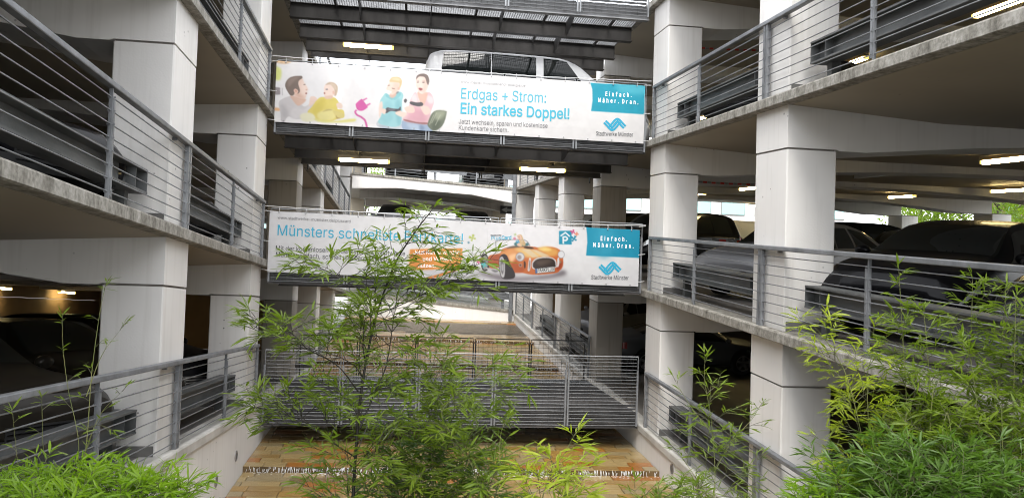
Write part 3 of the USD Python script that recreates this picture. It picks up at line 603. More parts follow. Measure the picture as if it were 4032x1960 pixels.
L['banner'] = mat('printed_banner_fabric', {'a': ('attribute', {'attribute': 'ink'}), 'p': ('principled_bsdf', {'roughness': .5, 'specular_ior_level': .3}), 't': ('translucent_bsdf', {}), 'mx': ('mix_closure', {'fac': .3})},
                  [('a.color', 'p.base_color'), ('a.color', 't.color'), ('p.BSDF', 'mx.closure1'), ('t.BSDF', 'mx.closure2')], 'mx.closure')
L['ink_teal'] = plain('teal_ink', tuple(srgb((52, 150, 172))), .5); L['ink_teal2'] = plain('deep_teal_ink', tuple(srgb((28, 142, 172))), .5)
L['ink_grey'] = plain('grey_ink', tuple(srgb((98, 98, 100))), .5); L['ink_light'] = plain('light_grey_ink', tuple(srgb((150, 150, 152))), .5); L['ink_dark'] = plain('dark_ink', tuple(srgb((52, 54, 58))), .5); L['ink_white'] = plain('white_ink', (.84, .84, .84), .5)
def lettering(thing, pr, text, c0, c1, cap, matl, name='word', bold=False, off=.026, spacing=None, conv=None):
    # text from crop point c0 to c1 (its baseline), capitals "cap" metres tall
    cv = conv or pr.conv
    a, b = at(*cv(*c0), pr.y), at(*cv(*c1), pr.y)
    Lx = b[0]-a[0]; words = []
    if spacing is None:
        pre = ''
        for wd in text.split(' '):
            vv, ff = meshkit.arrays(meshkit.text_mesh(wd, cap, .0015, bold))[:2]; vv = vv.copy()
            if pre: vv[:, 0] += np.max(meshkit.arrays(meshkit.text_mesh(pre+wd, cap, .0015, bold))[0][:, 0])-vv[:, 0].max()
            words.append((vv, ff)); pre += wd+' '
    else:
        x = 0
        for wd in text.split(' '):
            vs, fs, n = [], [], 0
            for ch in wd:
                vv, ff = meshkit.arrays(meshkit.text_mesh(ch, cap, .0015, bold))[:2]; vv = vv.copy(); w_ = vv[:, 0].max()-vv[:, 0].min(); vv[:, 0] += x-vv[:, 0].min(); x += w_+cap*spacing
                vs.append(vv); fs.append(ff+n); n += len(vv)
            x += cap*.45; words.append((np.vstack(vs), np.vstack(fs)))
    lo = min(v[:, 0].min() for v, f in words); hi = max(v[:, 0].max() for v, f in words); sx = Lx/(hi-lo)
    for v, f in words:
        u = (v[:, 0]-lo)*sx; xx, zz = a[0]+u, a[2]+v[:, 1]+(b[2]-a[2])*u/Lx
        M_ = MB(); M_.add(np.stack([xx, pr.fab(xx, zz)-.003-v[:, 2], zz], 1), f); thing.part(name, M_, matl)
def eyelets(t, pr, n=15):
    for row in (0, 1):
        for k in range(n):
            u = (k+.35)/(n-.3); x = pr.x0+(pr.x1-pr.x0)*u; zt = pr.zt+(pr.zt2-pr.zt)*u; zb = pr.zb+(pr.zb2-pr.zb)*u
            z = zt-.022 if row == 0 else zb+.022
            a = trimesh.creation.annulus(.006, .014, .004, sections=12); a.apply_transform(trimesh.transformations.rotation_matrix(math.pi/2, [1, 0, 0])); a.apply_translation([x, pr.y-.024, z]); t.part('eyelet', a, L['eyelet'])
            if row == 0:
                m = MB(); m.tube([[x, pr.y-.026, z], [x+.006, pr.y-.02, z+.05], [x, pr.y-.006, z+.085]], .004, n=4); t.part('tie', m, L['cord'])
    for x, d in ((pr.x0, -1), (pr.x1, 1)):
        for z in (pr.zt-.01, (pr.zt+pr.zb)/2, pr.zb+.03):
            m = MB(); m.tube([[x-d*.02, pr.y-.024, z], [x+d*.13, pr.y+.03, z+.02]], .006, n=5); t.part('tie', m, L['cord'])
    m = MB(); m.tube([[pr.x0-.12, pr.y-.01, pr.zt+.085], [pr.x0+2, pr.y-.012, pr.zt+.04], [pr.x1-2, pr.y-.012, pr.zt2+.04], [pr.x1+.12, pr.y-.01, pr.zt2+.09]], .006, n=5); t.part('rope', m, L['cord'])
def wave_logo(t, pr, c, W_, H_, conv):
    # two interlocking wave bands side by side, each of two stripes
    o = at(*conv(*c), pr.y)
    def band(pts, w):
        P = np.array(pts, float); T = np.gradient(P, axis=0); T /= np.linalg.norm(T, axis=1, keepdims=True); N = np.stack([-T[:, 1], T[:, 0]], 1)
        return P+N*w/2, P-N*w/2
    for sgn in (1, -1):
        th = np.linspace(math.pi*.75, 0.25*math.pi, 12)
        up = [(-.62, -.28), (-.46, -.12)]
        pth = [(-.32, -.38), (-.16, -.19), (-.04, .04)]
        arc = [(.09+.25*math.cos(a), .10+.22*math.sin(a)) for a in np.linspace(math.pi*.85, math.pi*.28, 10)]
        tail = [(.34, .14), (.5, 0), (.66, -.13)]
        path = spline_open([(-.28, -.22), (-.12, .0), (.02, .18), (.16, .28), (.30, .2), (.48, .02), (.66, -.14)], 8)
        path = np.array(path)*sgn
        for k in (-1, 1):
            T = np.gradient(path, axis=0); T /= np.linalg.norm(T, axis=1, keepdims=True); N = np.stack([-T[:, 1], T[:, 0]], 1)
            ctr = path+N*k*.085; A, B = ctr+N*.066, ctr-N*.066
            poly = np.vstack([A, B[::-1]]); m = MB()
            n = len(A); V = [[o[0]+q[0]*W_, float(pr.fab(np.array(o[0]+q[0]*W_), np.array(o[2]+q[1]*W_)))-(.004 if sgn > 0 else .0055), o[2]+q[1]*W_] for q in np.vstack([A, B])]
            F = []
            for i in range(n-1): F += [[i, i+1, n+i+1], [i, n+i+1, n+i]]
            Vb = [[v[0], v[1]+.001, v[2]] for v in V]
            m.add(V+Vb, F+[[a+2*n, c_+2*n, b_+2*n] for a, b_, c_ in F]); t.part('emblem_stripe', m, L['ink_teal2'])
def spline_open(p, n):
    p = np.asarray(p, float); p = np.vstack([2*p[0]-p[1], p, 2*p[-1]-p[-2]]); out = []
    for i in range(1, len(p)-2):
        a, b, c, d = p[i-1:i+3]
        for k in range(n): t = k/n; out.append(.5*((2*b)+(-a+c)*t+(2*a-5*b+4*c-d)*t*t+(-a+3*b-3*c+d)*t**3))
    return out+[p[-2]]
BY = 14.345
# --- upper banner
c3 = lambda x, y: (1000+x*.6211, y*.6211)
cp = lambda x, y: (1050+x*.29115, 220+y*.29115)
pu = Print([(1093, 240), (2540, 338), (2530, 566), (1080, 480)], BY, cp, (238, 236, 235)); pu.wash = .22
tb = Thing('banner', 'upper white banner with family photo print and teal heading, on the footbridge with the van', 'banner', (.9, BY, 4.1), 'advertising banners on the footbridges')
P = pu.poly
P([(120, 60), (2250, 200), (2250, 1050), (90, 880)], (240, 238, 238), smooth=False)
P([(450, 100), (800, 120), (760, 900), (450, 880)], (229, 228, 230), 18); P([(1150, 150), (1500, 170), (1480, 960), (1150, 930)], (232, 230, 231), 20); P([(960, 150), (1030, 155), (1000, 700), (950, 700)], (252, 252, 252), 4)
P([(100, 830), (1500, 940), (1500, 980), (100, 900)], (244, 242, 240), 8, smooth=False)
P([(125, 60), (330, 80), (250, 115), (125, 95)], (236, 190, 140), 5); P([(110, 160), (200, 190), (185, 330), (105, 310)], (219, 226, 116), 6)
for yy in (455, 490, 515): P([(105, yy-22), (180, yy-18), (188, yy), (180, yy+14), (105, yy+12)], (136, 126, 128), 2)
P([(100, 705), (185, 712), (180, 745), (100, 738)], (238, 176, 118), 3); P([(213, 440), (219, 440), (221, 540), (215, 540)], (170, 165, 168), 1, False)
# father
P([(170, 640), (215, 590), (300, 555), (360, 560), (450, 640), (520, 690), (600, 640), (640, 590), (660, 640), (600, 730), (480, 840), (400, 855), (300, 820), (255, 870), (250, 890), (200, 880), (195, 780)], (203, 198, 199))
P([(190, 650), (260, 690), (300, 780), (270, 830), (215, 800)], (186, 181, 183), 8); P([(360, 720), (520, 720), (610, 650), (560, 770), (430, 850), (330, 830)], (215, 210, 210), 7)
P([(325, 540), (450, 570), (540, 600), (440, 680), (370, 620)], (214, 172, 150), 3)
P([(330, 400), (430, 330), (490, 320), (505, 360), (545, 420), (560, 465), (540, 480), (552, 510), (535, 530), (540, 555), (515, 580), (450, 580), (380, 540), (340, 480)], (232, 196, 178))
P([(480, 330), (540, 420), (560, 465), (520, 560), (470, 560), (470, 420)], (240, 212, 197), 8); P([(430, 500), (520, 560), (500, 585), (430, 570), (390, 520)], (200, 152, 128), 8, alpha=.6)
P([(258, 420), (268, 360), (310, 310), (370, 285), (430, 280), (480, 282), (488, 310), (450, 335), (432, 380), (455, 470), (445, 505), (420, 515), (410, 470), (385, 460), (375, 530), (330, 540), (290, 490)], (98, 80, 70))
P([(300, 330), (380, 300), (440, 300), (380, 340), (330, 400), (300, 420)], (126, 104, 92), 6)
P([(372, 470), (395, 452), (425, 470), (432, 495), (415, 515), (385, 505)], (228, 180, 158)); P([(388, 472), (408, 468), (415, 490), (400, 500)], (200, 140, 118), 2)
P([(505, 395), (528, 390), (528, 398), (508, 402)], (90, 70, 62), 1); P([(535, 505), (550, 508), (545, 525), (530, 520)], (120, 50, 45), 1); P([(530, 462), (560, 460), (545, 476)], (206, 156, 138), 2)
P([(600, 560), (660, 560), (690, 600), (640, 650), (580, 690), (585, 620)], (231, 200, 184), 2)
# small child in yellow
P([(620, 690), (680, 610), (740, 565), (860, 570), (930, 575), (985, 650), (960, 720), (1040, 740), (1050, 830), (980, 850), (850, 890), (700, 870), (560, 775)], (220, 200, 84))
P([(640, 690), (730, 600), (800, 600), (760, 720), (640, 790)], (206, 184, 62), 10); P([(700, 780), (820, 730), (900, 730), (950, 800), (880, 870), (720, 860)], (230, 218, 128), 5); P([(900, 740), (1040, 780), (1040, 830), (960, 840)], (214, 196, 104), 4)
P([(760, 760), (830, 725), (900, 735), (830, 745)], (178, 158, 78), 3); P([(940, 800), (960, 830), (1000, 845), (950, 850)], (170, 140, 62), 2)
P([(460, 800), (560, 770), (640, 800), (660, 870), (560, 890), (480, 870)], (232, 228, 190), 4); P([(660, 850), (900, 880), (1180, 850), (1180, 890), (900, 905), (700, 890)], (226, 220, 120), 4)
P([(780, 470), (790, 410), (840, 375), (900, 370), (930, 420), (925, 500), (890, 560), (820, 570), (785, 540)], (239, 211, 196)); P([(785, 560), (880, 540), (900, 575), (820, 590)], (222, 184, 160), 3)
P([(800, 400), (850, 365), (920, 375), (965, 430), (950, 530), (920, 545), (925, 480), (900, 420), (870, 395)], (188, 160, 134), 2); P([(860, 380), (930, 395), (950, 470), (920, 450)], (206, 182, 156), 3)
P([(800, 458), (825, 450), (832, 466), (812, 470)], (120, 105, 110), 1); P([(778, 505), (795, 503), (795, 520), (780, 520)], (150, 70, 60), 1); P([(895, 490), (915, 480), (925, 510), (905, 530)], (226, 178, 156), 2)
P([(950, 650), (1000, 640), (1030, 680), (1010, 720), (960, 700)], (234, 204, 186), 2)
# pink plug
P([(1208, 665), (1220, 640), (1280, 592), (1300, 600), (1365, 690), (1360, 706), (1310, 740), (1260, 745), (1222, 720)], (205, 62, 148)); P([(1295, 600), (1355, 570), (1366, 582), (1308, 618)], (213, 92, 160), smooth=False); P([(1345, 665), (1400, 642), (1410, 655), (1360, 690)], (213, 92, 160), smooth=False)
pu.line(spline_open([(1220, 735), (1200, 760), (1225, 800), (1290, 835), (1335, 880), (1358, 970)], 8), (207, 72, 150), 14)
# boy
P([(1505, 880), (1560, 900), (1700, 960), (1840, 920), (1850, 1000), (1680, 990), (1500, 950)], (196, 204, 210)); P([(1530, 930), (1640, 950), (1660, 985), (1540, 965)], (168, 182, 194), 5)
P([(1530, 640), (1580, 540), (1620, 510), (1700, 560), (1800, 490), (1850, 540), (1830, 640), (1820, 900), (1760, 955), (1640, 950), (1510, 900), (1560, 780)], (143, 205, 211))
P([(1590, 640), (1680, 620), (1700, 860), (1620, 900), (1560, 860)], (128, 194, 202), 10); P([(1740, 640), (1810, 600), (1820, 880), (1770, 920)], (112, 180, 190), 9); P([(1620, 515), (1690, 560), (1700, 600), (1620, 560)], (112, 186, 194), 2); P([(1700, 570), (1800, 500), (1810, 540), (1740, 600)], (112, 186, 194), 2); P([(1690, 560), (1790, 500), (1760, 490), (1700, 545)], (90, 110, 118), 2)
P([(1530, 650), (1560, 620), (1570, 700), (1545, 790), (1530, 840), (1520, 760)], (236, 206, 190), 3); P([(1660, 540), (1740, 480), (1750, 540), (1700, 575)], (214, 170, 150), 3)
P([(1622, 440), (1650, 380), (1690, 340), (1760, 340), (1810, 380), (1800, 440), (1760, 490), (1700, 530), (1650, 500), (1625, 470)], (241, 210, 193)); P([(1720, 380), (1800, 400), (1780, 470), (1710, 520)], (228, 188, 168), 8, alpha=.7)
P([(1660, 350), (1690, 300), (1740, 290), (1800, 300), (1832, 350), (1815, 420), (1795, 440), (1800, 380), (1760, 365), (1700, 360)], (216, 186, 132), 1); P([(1690, 320), (1760, 300), (1810, 340), (1750, 340)], (234, 210, 160), 4)
P([(1630, 470), (1690, 492), (1675, 505), (1640, 490)], (250, 248, 246), 1); P([(1640, 405), (1665, 400), (1665, 407), (1645, 412)], (110, 84, 74), 1); P([(1695, 440), (1730, 448), (1730, 456), (1700, 450)], (110, 84, 74), 1); P([(1770, 440), (1800, 430), (1800, 460), (1780, 470)], (226, 172, 150), 2)
P([(1605, 770), (1625, 705), (1700, 715), (1780, 720), (1810, 690), (1812, 740), (1780, 760), (1680, 750), (1630, 775)], (52, 52, 58)); P([(1650, 715), (1740, 725), (1720, 745), (1660, 740)], (84, 84, 92), 2); P([(1740, 770), (1810, 745), (1830, 780), (1770, 800)], (236, 204, 188), 2); P([(1560, 720), (1615, 730), (1600, 790), (1560, 770)], (236, 204, 188), 2)
# mother
P([(1830, 890), (1900, 870), (2100, 900), (2180, 920), (2225, 960), (2235, 1030), (2060, 1010), (1860, 1000)], (142, 166, 196)); P([(1900, 910), (2040, 930), (2080, 1010), (1960, 1005)], (168, 190, 214), 8); P([(2080, 930), (2130, 960), (2120, 1010), (2070, 1000)], (110, 134, 168), 6)
P([(1840, 850), (1900, 760), (1960, 560), (2020, 500), (2060, 620), (2120, 660), (2180, 500), (2240, 540), (2260, 640), (2220, 760), (2190, 920), (2040, 910), (1880, 890)], (228, 183, 190)); P([(1980, 700), (2080, 720), (2160, 760), (2160, 900), (2000, 890), (1900, 870)], (214, 152, 166), 12); P([(1960, 560), (2020, 520), (2040, 640), (1980, 640)], (240, 212, 214), 5); P([(2150, 540), (2240, 560), (2250, 640), (2190, 640)], (240, 214, 216), 5)
P([(1870, 860), (2040, 895), (2180, 905), (2175, 925), (2030, 915), (1870, 880)], (142, 84, 84), 2)
P([(2040, 500), (2130, 500), (2180, 510), (2130, 660), (2080, 640)], (226, 176, 156), 3)
P([(2018, 380), (2025, 310), (2060, 280), (2150, 280), (2190, 330), (2180, 420), (2150, 490), (2100, 520), (2055, 490), (2030, 440)], (241, 212, 199)); P([(2130, 320), (2185, 360), (2150, 480), (2110, 500)], (231, 192, 176), 8)
P([(2020, 330), (2030, 280), (2070, 252), (2130, 248), (2180, 275), (2200, 340), (2185, 400), (2165, 370), (2140, 300), (2070, 285), (2035, 310)], (98, 80, 74), 1)
P([(2055, 445), (2080, 440), (2108, 452), (2100, 470), (2075, 475)], (150, 64, 66), 1); P([(2035, 362), (2055, 355), (2055, 366), (2040, 370)], (84, 66, 62), 1); P([(2105, 362), (2135, 362), (2130, 372), (2108, 370)], (84, 66, 62), 1); P([(2030, 345), (2058, 338), (2058, 343)], (140, 110, 98), 1); P([(2102, 345), (2138, 346), (2136, 350)], (140, 110, 98), 1)
P([(1870, 700), (1960, 680), (2000, 720), (1990, 770), (1910, 770), (1870, 730)], (236, 204, 188), 2); P([(2090, 680), (2180, 690), (2220, 760), (2150, 800), (2100, 740)], (238, 206, 192), 2); P([(1760, 790), (1850, 760), (1900, 790), (1840, 830)], (238, 208, 192), 3)
P([(1935, 640), (1955, 622), (2030, 635), (2090, 632), (2115, 650), (2105, 680), (2040, 685), (1960, 665)], (58, 56, 60)); P([(1860, 600), (1885, 585), (1900, 610), (1880, 640), (1862, 630)], (62, 60, 64), 1)
# dark green cushion
P([(2180, 910), (2230, 790), (2300, 740), (2420, 750), (2432, 780), (2400, 900), (2340, 980), (2260, 1010), (2190, 960)], (88, 98, 76)); P([(2280, 760), (2420, 755), (2380, 830), (2300, 870)], (142, 150, 122), 9); P([(2250, 900), (2350, 880), (2330, 980), (2240, 1000)], (62, 72, 54), 8)
for a, b in (((2300, 770), (2230, 910)), ((2350, 800), (2280, 940)), ((2260, 800), (2200, 930))): pu.line([a, b], (168, 174, 150), 4)
# teal block
P([(2130, 528), (2475, 545), (2470, 727), (2135, 706), (2143, 620), (2143, 570)], (45, 165, 190), smooth=False, conv=c3); P([(2300, 540), (2475, 548), (2472, 600), (2330, 590)], (84, 186, 206), 14, conv=c3)
P([(2130, 527), (2142, 575), (2143, 640), (2134, 707), (2120, 707), (2120, 527)], (238, 237, 237), smooth=False, conv=c3)
pu.mesh(tb, L['banner'])
lettering(tb, pu, 'www.meine-muensterland-energie.de', (1310, 527), (1720, 553), .046, L['ink_light'], conv=c3)
lettering(tb, pu, 'Erdgas + Strom:', (1312, 627), (1850, 655), .20, L['ink_teal'], conv=c3)
lettering(tb, pu, 'Ein starkes Doppel!', (1308, 721), (1998, 757), .20, L['ink_teal'], bold=True, conv=c3)
lettering(tb, pu, 'Jetzt wechseln, sparen und kostenlose', (1298, 785), (1860, 813), .085, L['ink_grey'], conv=c3)
lettering(tb, pu, 'Kundenkarte sichern.', (1298, 824), (1612, 840), .085, L['ink_grey'], conv=c3)
lettering(tb, pu, 'Einfach.', (2227, 611), (2392, 618), .083, L['ink_white'], bold=True, spacing=.78, conv=c3)
lettering(tb, pu, 'Näher. Dran.', (2180, 650), (2434, 664), .083, L['ink_white'], bold=True, spacing=.78, conv=c3)
lettering(tb, pu, 'Stadtwerke Münster', (2167, 860), (2402, 868), .080, L['ink_dark'], conv=c3)
wave_logo(tb, pu, (2286, 791), .30, .2, c3)
eyelets(tb, pu)
# --- lower banner
c4 = lambda x, y: (1000+x*.6211, 500+y*.6211)
cc = lambda x, y: (1750+x*.31444, 780+y*.31444)
pm = Print([(1066, 830), (2518, 905), (2512, 1128), (1053, 1070)], BY, cc, (226, 226, 228)); pm.wash = .10
tm_ = Thing('banner', 'lower white banner with orange roadster print and teal heading, behind the bamboo', 'banner', (.9, BY, 1.4), 'advertising banners on the footbridges')
P = pm.poly
P([(-300, 880), (200, 870), (500, 900), (1500, 960), (1700, 1060), (900, 1040), (-300, 990)], (196, 195, 199), 30); P([(700, 200), (1600, 330), (1600, 700), (600, 600)], (232, 231, 234), 40)
# orange speech block
P([(990, 775), (1322, 768), (1320, 830), (1300, 895), (1160, 900), (985, 905)], (228, 150, 74), smooth=False, conv=c4); P([(990, 780), (1150, 772), (1140, 900), (985, 900)], (222, 138, 62), 8, smooth=False, conv=c4)
P([(1080, 955), (1330, 888), (1310, 900), (1120, 965)], (206, 118, 50), 2, smooth=False, conv=c4)
# shadow, tyres, body of the roadster
P([(430, 920), (700, 960), (900, 990), (1300, 960), (1480, 900), (1500, 960), (1200, 1010), (760, 1030), (480, 960)], (120, 112, 118), 12)
P([(470, 710), (520, 700), (560, 780), (560, 870), (500, 915), (462, 860), (455, 770)], (52, 48, 48)); P([(490, 730), (525, 730), (545, 800), (525, 880), (485, 880)], (140, 138, 140), 2)
P([(520, 870), (600, 875), (690, 880), (680, 910), (620, 915), (540, 890)], (190, 188, 190)); P([(600, 895), (680, 905), (640, 925), (590, 905)], (120, 118, 120), 2)
P([(560, 720), (690, 690), (720, 640), (800, 615), (960, 600), (1120, 610), (1180, 620), (1280, 610), (1380, 620), (1450, 660), (1480, 740), (1475, 850), (1440, 900), (1380, 935), (1120, 955), (960, 930), (840, 920), (760, 800), (690, 860), (570, 870), (550, 790)], (198, 104, 56))
P([(700, 690), (820, 630), (1000, 620), (1100, 700), (1000, 740), (900, 690), (760, 740)], (222, 150, 88), 10); P([(880, 630), (1080, 640), (1260, 720), (1180, 740), (1040, 740), (950, 680)], (232, 190, 120), 8); P([(1170, 640), (1280, 612), (1400, 640), (1420, 700), (1330, 730), (1240, 690)], (226, 168, 92), 9); P([(960, 640), (1060, 640), (1180, 735), (1100, 740)], (222, 198, 158), 2, smooth=False); P([(1085, 645), (1150, 650), (1320, 725), (1230, 735)], (222, 198, 158), 2, smooth=False)
P([(1160, 630), (1270, 615), (1340, 650), (1250, 660)], (244, 214, 130), 6); P([(820, 760), (900, 800), (1000, 880), (960, 925), (860, 910)], (174, 80, 44), 9); P([(1400, 800), (1470, 790), (1460, 870), (1400, 900)], (158, 66, 38), 7); P([(570, 740), (690, 710), (690, 850), (570, 860)], (170, 82, 52), 5); P([(800, 720), (900, 690), (880, 760), (830, 800)], (244, 192, 140), 8)
P([(690, 740), (730, 700), (780, 720), (820, 820), (880, 940), (860, 1000), (740, 1005), (700, 960), (680, 860)], (50, 46, 48)); P([(690, 760), (725, 735), (750, 800), (755, 900), (745, 980), (715, 980), (690, 880)], (196, 194, 196), 1); P([(700, 780), (722, 760), (740, 820), (742, 900), (725, 950), (705, 900)], (110, 106, 110), 2); P([(715, 830), (735, 830), (735, 900), (716, 900)], (170, 168, 170), 2)
P([(990, 620), (1010, 608), (1080, 612), (1115, 632), (1040, 635)], (62, 44, 36), 1); P([(845, 600), (1050, 595), (960, 612), (780, 630)], (110, 88, 70), 2)
pm.line([(650, 660), (636, 545), (700, 526), (900, 520), (1000, 525), (1035, 545), (1068, 600)], (150, 148, 152), 7); P([(655, 650), (645, 550), (900, 530), (1025, 550), (1050, 598), (860, 590)], (236, 236, 240), 2, smooth=False, alpha=.4)
P([(870, 575), (890, 555), (940, 560), (1000, 570), (1040, 560), (1040, 595), (900, 600)], (64, 112, 118), 2); P([(905, 480), (930, 460), (965, 465), (985, 520), (1010, 560), (1005, 595), (975, 590), (970, 520), (940, 500)], (206, 174, 126), 1); P([(918, 475), (945, 465), (962, 490), (955, 530), (930, 535), (915, 510)], (232, 190, 166), 1); P([(935, 530), (965, 530), (970, 600), (930, 600)], (214, 180, 134), 2); P([(905, 570), (940, 565), (950, 595), (915, 598)], (230, 188, 164), 1)
P([(925, 488), (935, 486), (935, 492)], (70, 60, 60), 1); P([(928, 515), (944, 515), (938, 521)], (190, 80, 80), 1)
pm.ell((945, 735), 55, 55, (150, 148, 150)); pm.ell((945, 735), 46, 46, (214, 212, 214)); pm.ell((935, 740), 26, 28, (150, 140, 140), blur=3); pm.ell((1458, 705), 42, 47, (150, 148, 152)); pm.ell((1458, 705), 36, 40, (222, 222, 226)); pm.ell((948, 837), 20, 20, (170, 160, 150)); pm.ell((948, 837), 13, 13, (120, 62, 44)); pm.ell((1445, 798), 14, 16, (150, 120, 90)); P([(992, 795), (1008, 793), (1015, 830), (1010, 870), (996, 868)], (62, 40, 34), 1)
P([(1090, 820), (1130, 760), (1200, 738), (1320, 738), (1385, 770), (1400, 830), (1380, 870), (1130, 890)], (206, 202, 202)); P([(1105, 825), (1140, 775), (1210, 752), (1320, 752), (1372, 780), (1385, 830), (1365, 862), (1140, 880)], (58, 48, 44)); P([(1150, 790), (1300, 765), (1340, 800), (1200, 840)], (84, 70, 62), 8)
P([(1058, 755), (1078, 760), (1075, 860), (1062, 905), (1042, 905), (1045, 850)], (222, 220, 222)); P([(1062, 780), (1070, 790), (1066, 860), (1055, 890)], (110, 104, 104), 2); P([(1412, 760), (1430, 745), (1432, 820), (1420, 858), (1408, 850)], (222, 220, 222))
P([(1132, 880), (1375, 852), (1380, 918), (1135, 942)], (60, 60, 62), smooth=False); P([(1136, 884), (1371, 857), (1375, 913), (1139, 937)], (238, 238, 236), smooth=False); P([(1138, 884), (1155, 882), (1158, 934), (1141, 936)], (62, 96, 160), smooth=False)
# parking sign and butterflies
P([(1432, 412), (1588, 408), (1588, 582), (1430, 578)], (40, 148, 178), smooth=False)
pm.line([(1450, 476), (1512, 432), (1566, 480)], (240, 240, 242), 11); pm.line([(1484, 572), (1484, 488), (1515, 484), (1534, 498), (1534, 518), (1515, 532), (1488, 532)], (240, 240, 242), 12)
def fly(c, r, col, a=0.4):
    for k in (-1, 1):
        for q, rr in ((.75, 1.0), (-.5, .75)):
            t0 = a+k*q*1.2+(0 if k > 0 else math.pi)
            P([(c[0], c[1]), (c[0]+rr*r*math.cos(t0-.35), c[1]-rr*r*math.sin(t0-.35)), (c[0]+rr*r*1.1*math.cos(t0), c[1]-rr*r*1.1*math.sin(t0)), (c[0]+rr*r*math.cos(t0+.35), c[1]-rr*r*math.sin(t0+.35))], col)
fly((1605, 428), 32, (205, 70, 128)); fly((1655, 455), 26, (226, 126, 92), .7); fly((1618, 515), 42, (38, 140, 172), .2); fly((352, 505), 45, (176, 190, 96), .5); fly((302, 560), 15, (70, 130, 150)); fly((392, 728), 22, (186, 188, 130), .3); fly((430, 800), 26, (206, 78, 122), .6); fly((458, 762), 20, (226, 142, 92)); fly((498, 840), 38, (84, 190, 186), .4); fly((918, 552), 26, (60, 150, 190), .5); fly((885, 462), 18, (176, 196, 130)); fly((878, 512), 20, (212, 110, 140), .5)
pm.line([(530, 380), (540, 600)], (205, 205, 208), 2); pm.line([(530, 380), (980, 382), (1010, 470)], (205, 205, 208), 2)
# teal block
P([(1772, 360), (2448, 385), (2432, 748), (1768, 717), (1784, 560), (1782, 450)], (32, 150, 182), smooth=False); P([(1900, 370), (2100, 380), (2080, 700), (1900, 690)], (52, 160, 190), 25)
pm.mesh(tm_, L['banner'])
lettering(tm_, pm, 'www.stadtwerke-muenster.de/pluscard', (151, 583), (613, 607), .052, L['ink_grey'], conv=c4)
lettering(tm_, pm, 'Münsters schnellste Parkkarte!', (150, 686), (1324, 740), .19, L['ink_teal2'], conv=c4)
lettering(tm_, pm, 'Mit der kostenlosen Kundenkarte der Stadtwerke', (140, 781), (958, 816), .085, L['ink_dark'], conv=c4)
lettering(tm_, pm, 'Münster einfach, schnell und bargeldlos parken.', (140, 822), (945, 857), .085, L['ink_dark'], conv=c4)
lettering(tm_, pm, 'Jetzt Kunde werden', (1010, 806), (1302, 806), .072, L['ink_white'], conv=c4)
lettering(tm_, pm, 'und Vorteile', (1070, 848), (1258, 846), .072, L['ink_white'], conv=c4)
lettering(tm_, pm, 'nutzen.', (1040, 890), (1150, 890), .072, L['ink_white'], conv=c4)
lettering(tm_, pm, 'Stadtwerke', (1500, 691), (1567, 690), .026, L['ink_dark'], bold=True, conv=c4)
lettering(tm_, pm, 'Plus', (1503, 716), (1566, 714), .07, L['ink_teal2'], conv=c4)
lettering(tm_, pm, 'Card', (1569, 714), (1630, 711), .07, L['ink_teal2'], bold=True, conv=c4)
lettering(tm_, pm, 'PARKPLUS', (1797, 919), (1900, 909), .062, L['ink_dark'], bold=True, conv=c4)
lettering(tm_, pm, 'Einfach.', (2196, 720), (2362, 724), .083, L['ink_white'], bold=True, spacing=.78, conv=c4)
lettering(tm_, pm, 'Näher. Dran.', (2149, 760), (2404, 768), .083, L['ink_white'], bold=True, spacing=.78, conv=c4)
lettering(tm_, pm, 'Stadtwerke Münster', (2136, 964), (2374, 968), .080, L['ink_dark'], conv=c4)
wave_logo(tm_, pm, (2255, 895), .30, .2, c4)
eyelets(tm_, pm)
# ------------------------------------------------------------------ fluorescent lamps
def lamp(label, x, y, z, slope, length=1.2, along='y', lit=True, group='fluorescent lamps under the ceilings'):
    t = Thing('ceiling_lamp', label, 'lamp', (x, y, z), group)
    h = length/2
    def bar(m, w, z0, z1, e):
        if along == 'y': m.hexa([[x-w, y-h+e, z+z0-slope*(h-e)], [x+w, y-h+e, z+z0-slope*(h-e)], [x+w, y+h-e, z+z0+slope*(h-e)], [x-w, y+h-e, z+z0+slope*(h-e)], [x-w, y-h+e, z+z1-slope*(h-e)], [x+w, y-h+e, z+z1-slope*(h-e)], [x+w, y+h-e, z+z1+slope*(h-e)], [x-w, y+h-e, z+z1+slope*(h-e)]])
        else: m.box(x-h+e, x+h-e, y-w, y+w, z+z0, z+z1)
        return m
    t.part('housing', bar(MB(), .06, .012, .07, 0), L['lampbody']); t.part('diffuser', bar(MB(), .05, -.055, .011, .04), L['lamp'] if lit else L['lampoff'])
    for q in (-1, 1):
        m = MB()
        if along == 'y': yy = y+q*(h-.018); m.box(x-.056, x+.056, yy-.018, yy+.018, z+q*slope*h-.05, z+q*slope*h+.011)
        else: xx = x+q*(h-.018); m.box(xx-.018, xx+.018, y-.056, y+.056, z-.05, z+.011)
        t.part('end_cap', m, L['lampend'] if lit else L['lampbody'])
for l, off, ys in (('U', -.36, ((9.4, 11.1, 1, 'nearest'), (9.5, 15.0, 0, 'unlit second'), (9.5, 20.9, 1, 'third'), (9.55, 25.0, 1, 'fourth'), (14.4, 17.0, 1, 'nearest outer'), (14.4, 21.2, 1, 'second outer'), (14.75, 31.8, 1, 'farthest outer'))),
                   ('T', -.36, ((9.9, 12.0, 1, 'nearest'), (9.95, 16.6, 1, 'second'), (9.95, 21.8, 1, 'third'), (9.96, 26.2, 1, 'fourth'))),
                   ('M', -.36, ((9.6, 21, 1, 'first'),))):
    for x, y, lit, w in ys: lamp(f'{"lit" if lit else "dark"} fluorescent lamp under the right {LNAME[l]} deck, {w} of its row'.replace('unlit ', ''), x, y, dz('R', l)(y)+off, DK['R', l][1], lit=bool(lit))
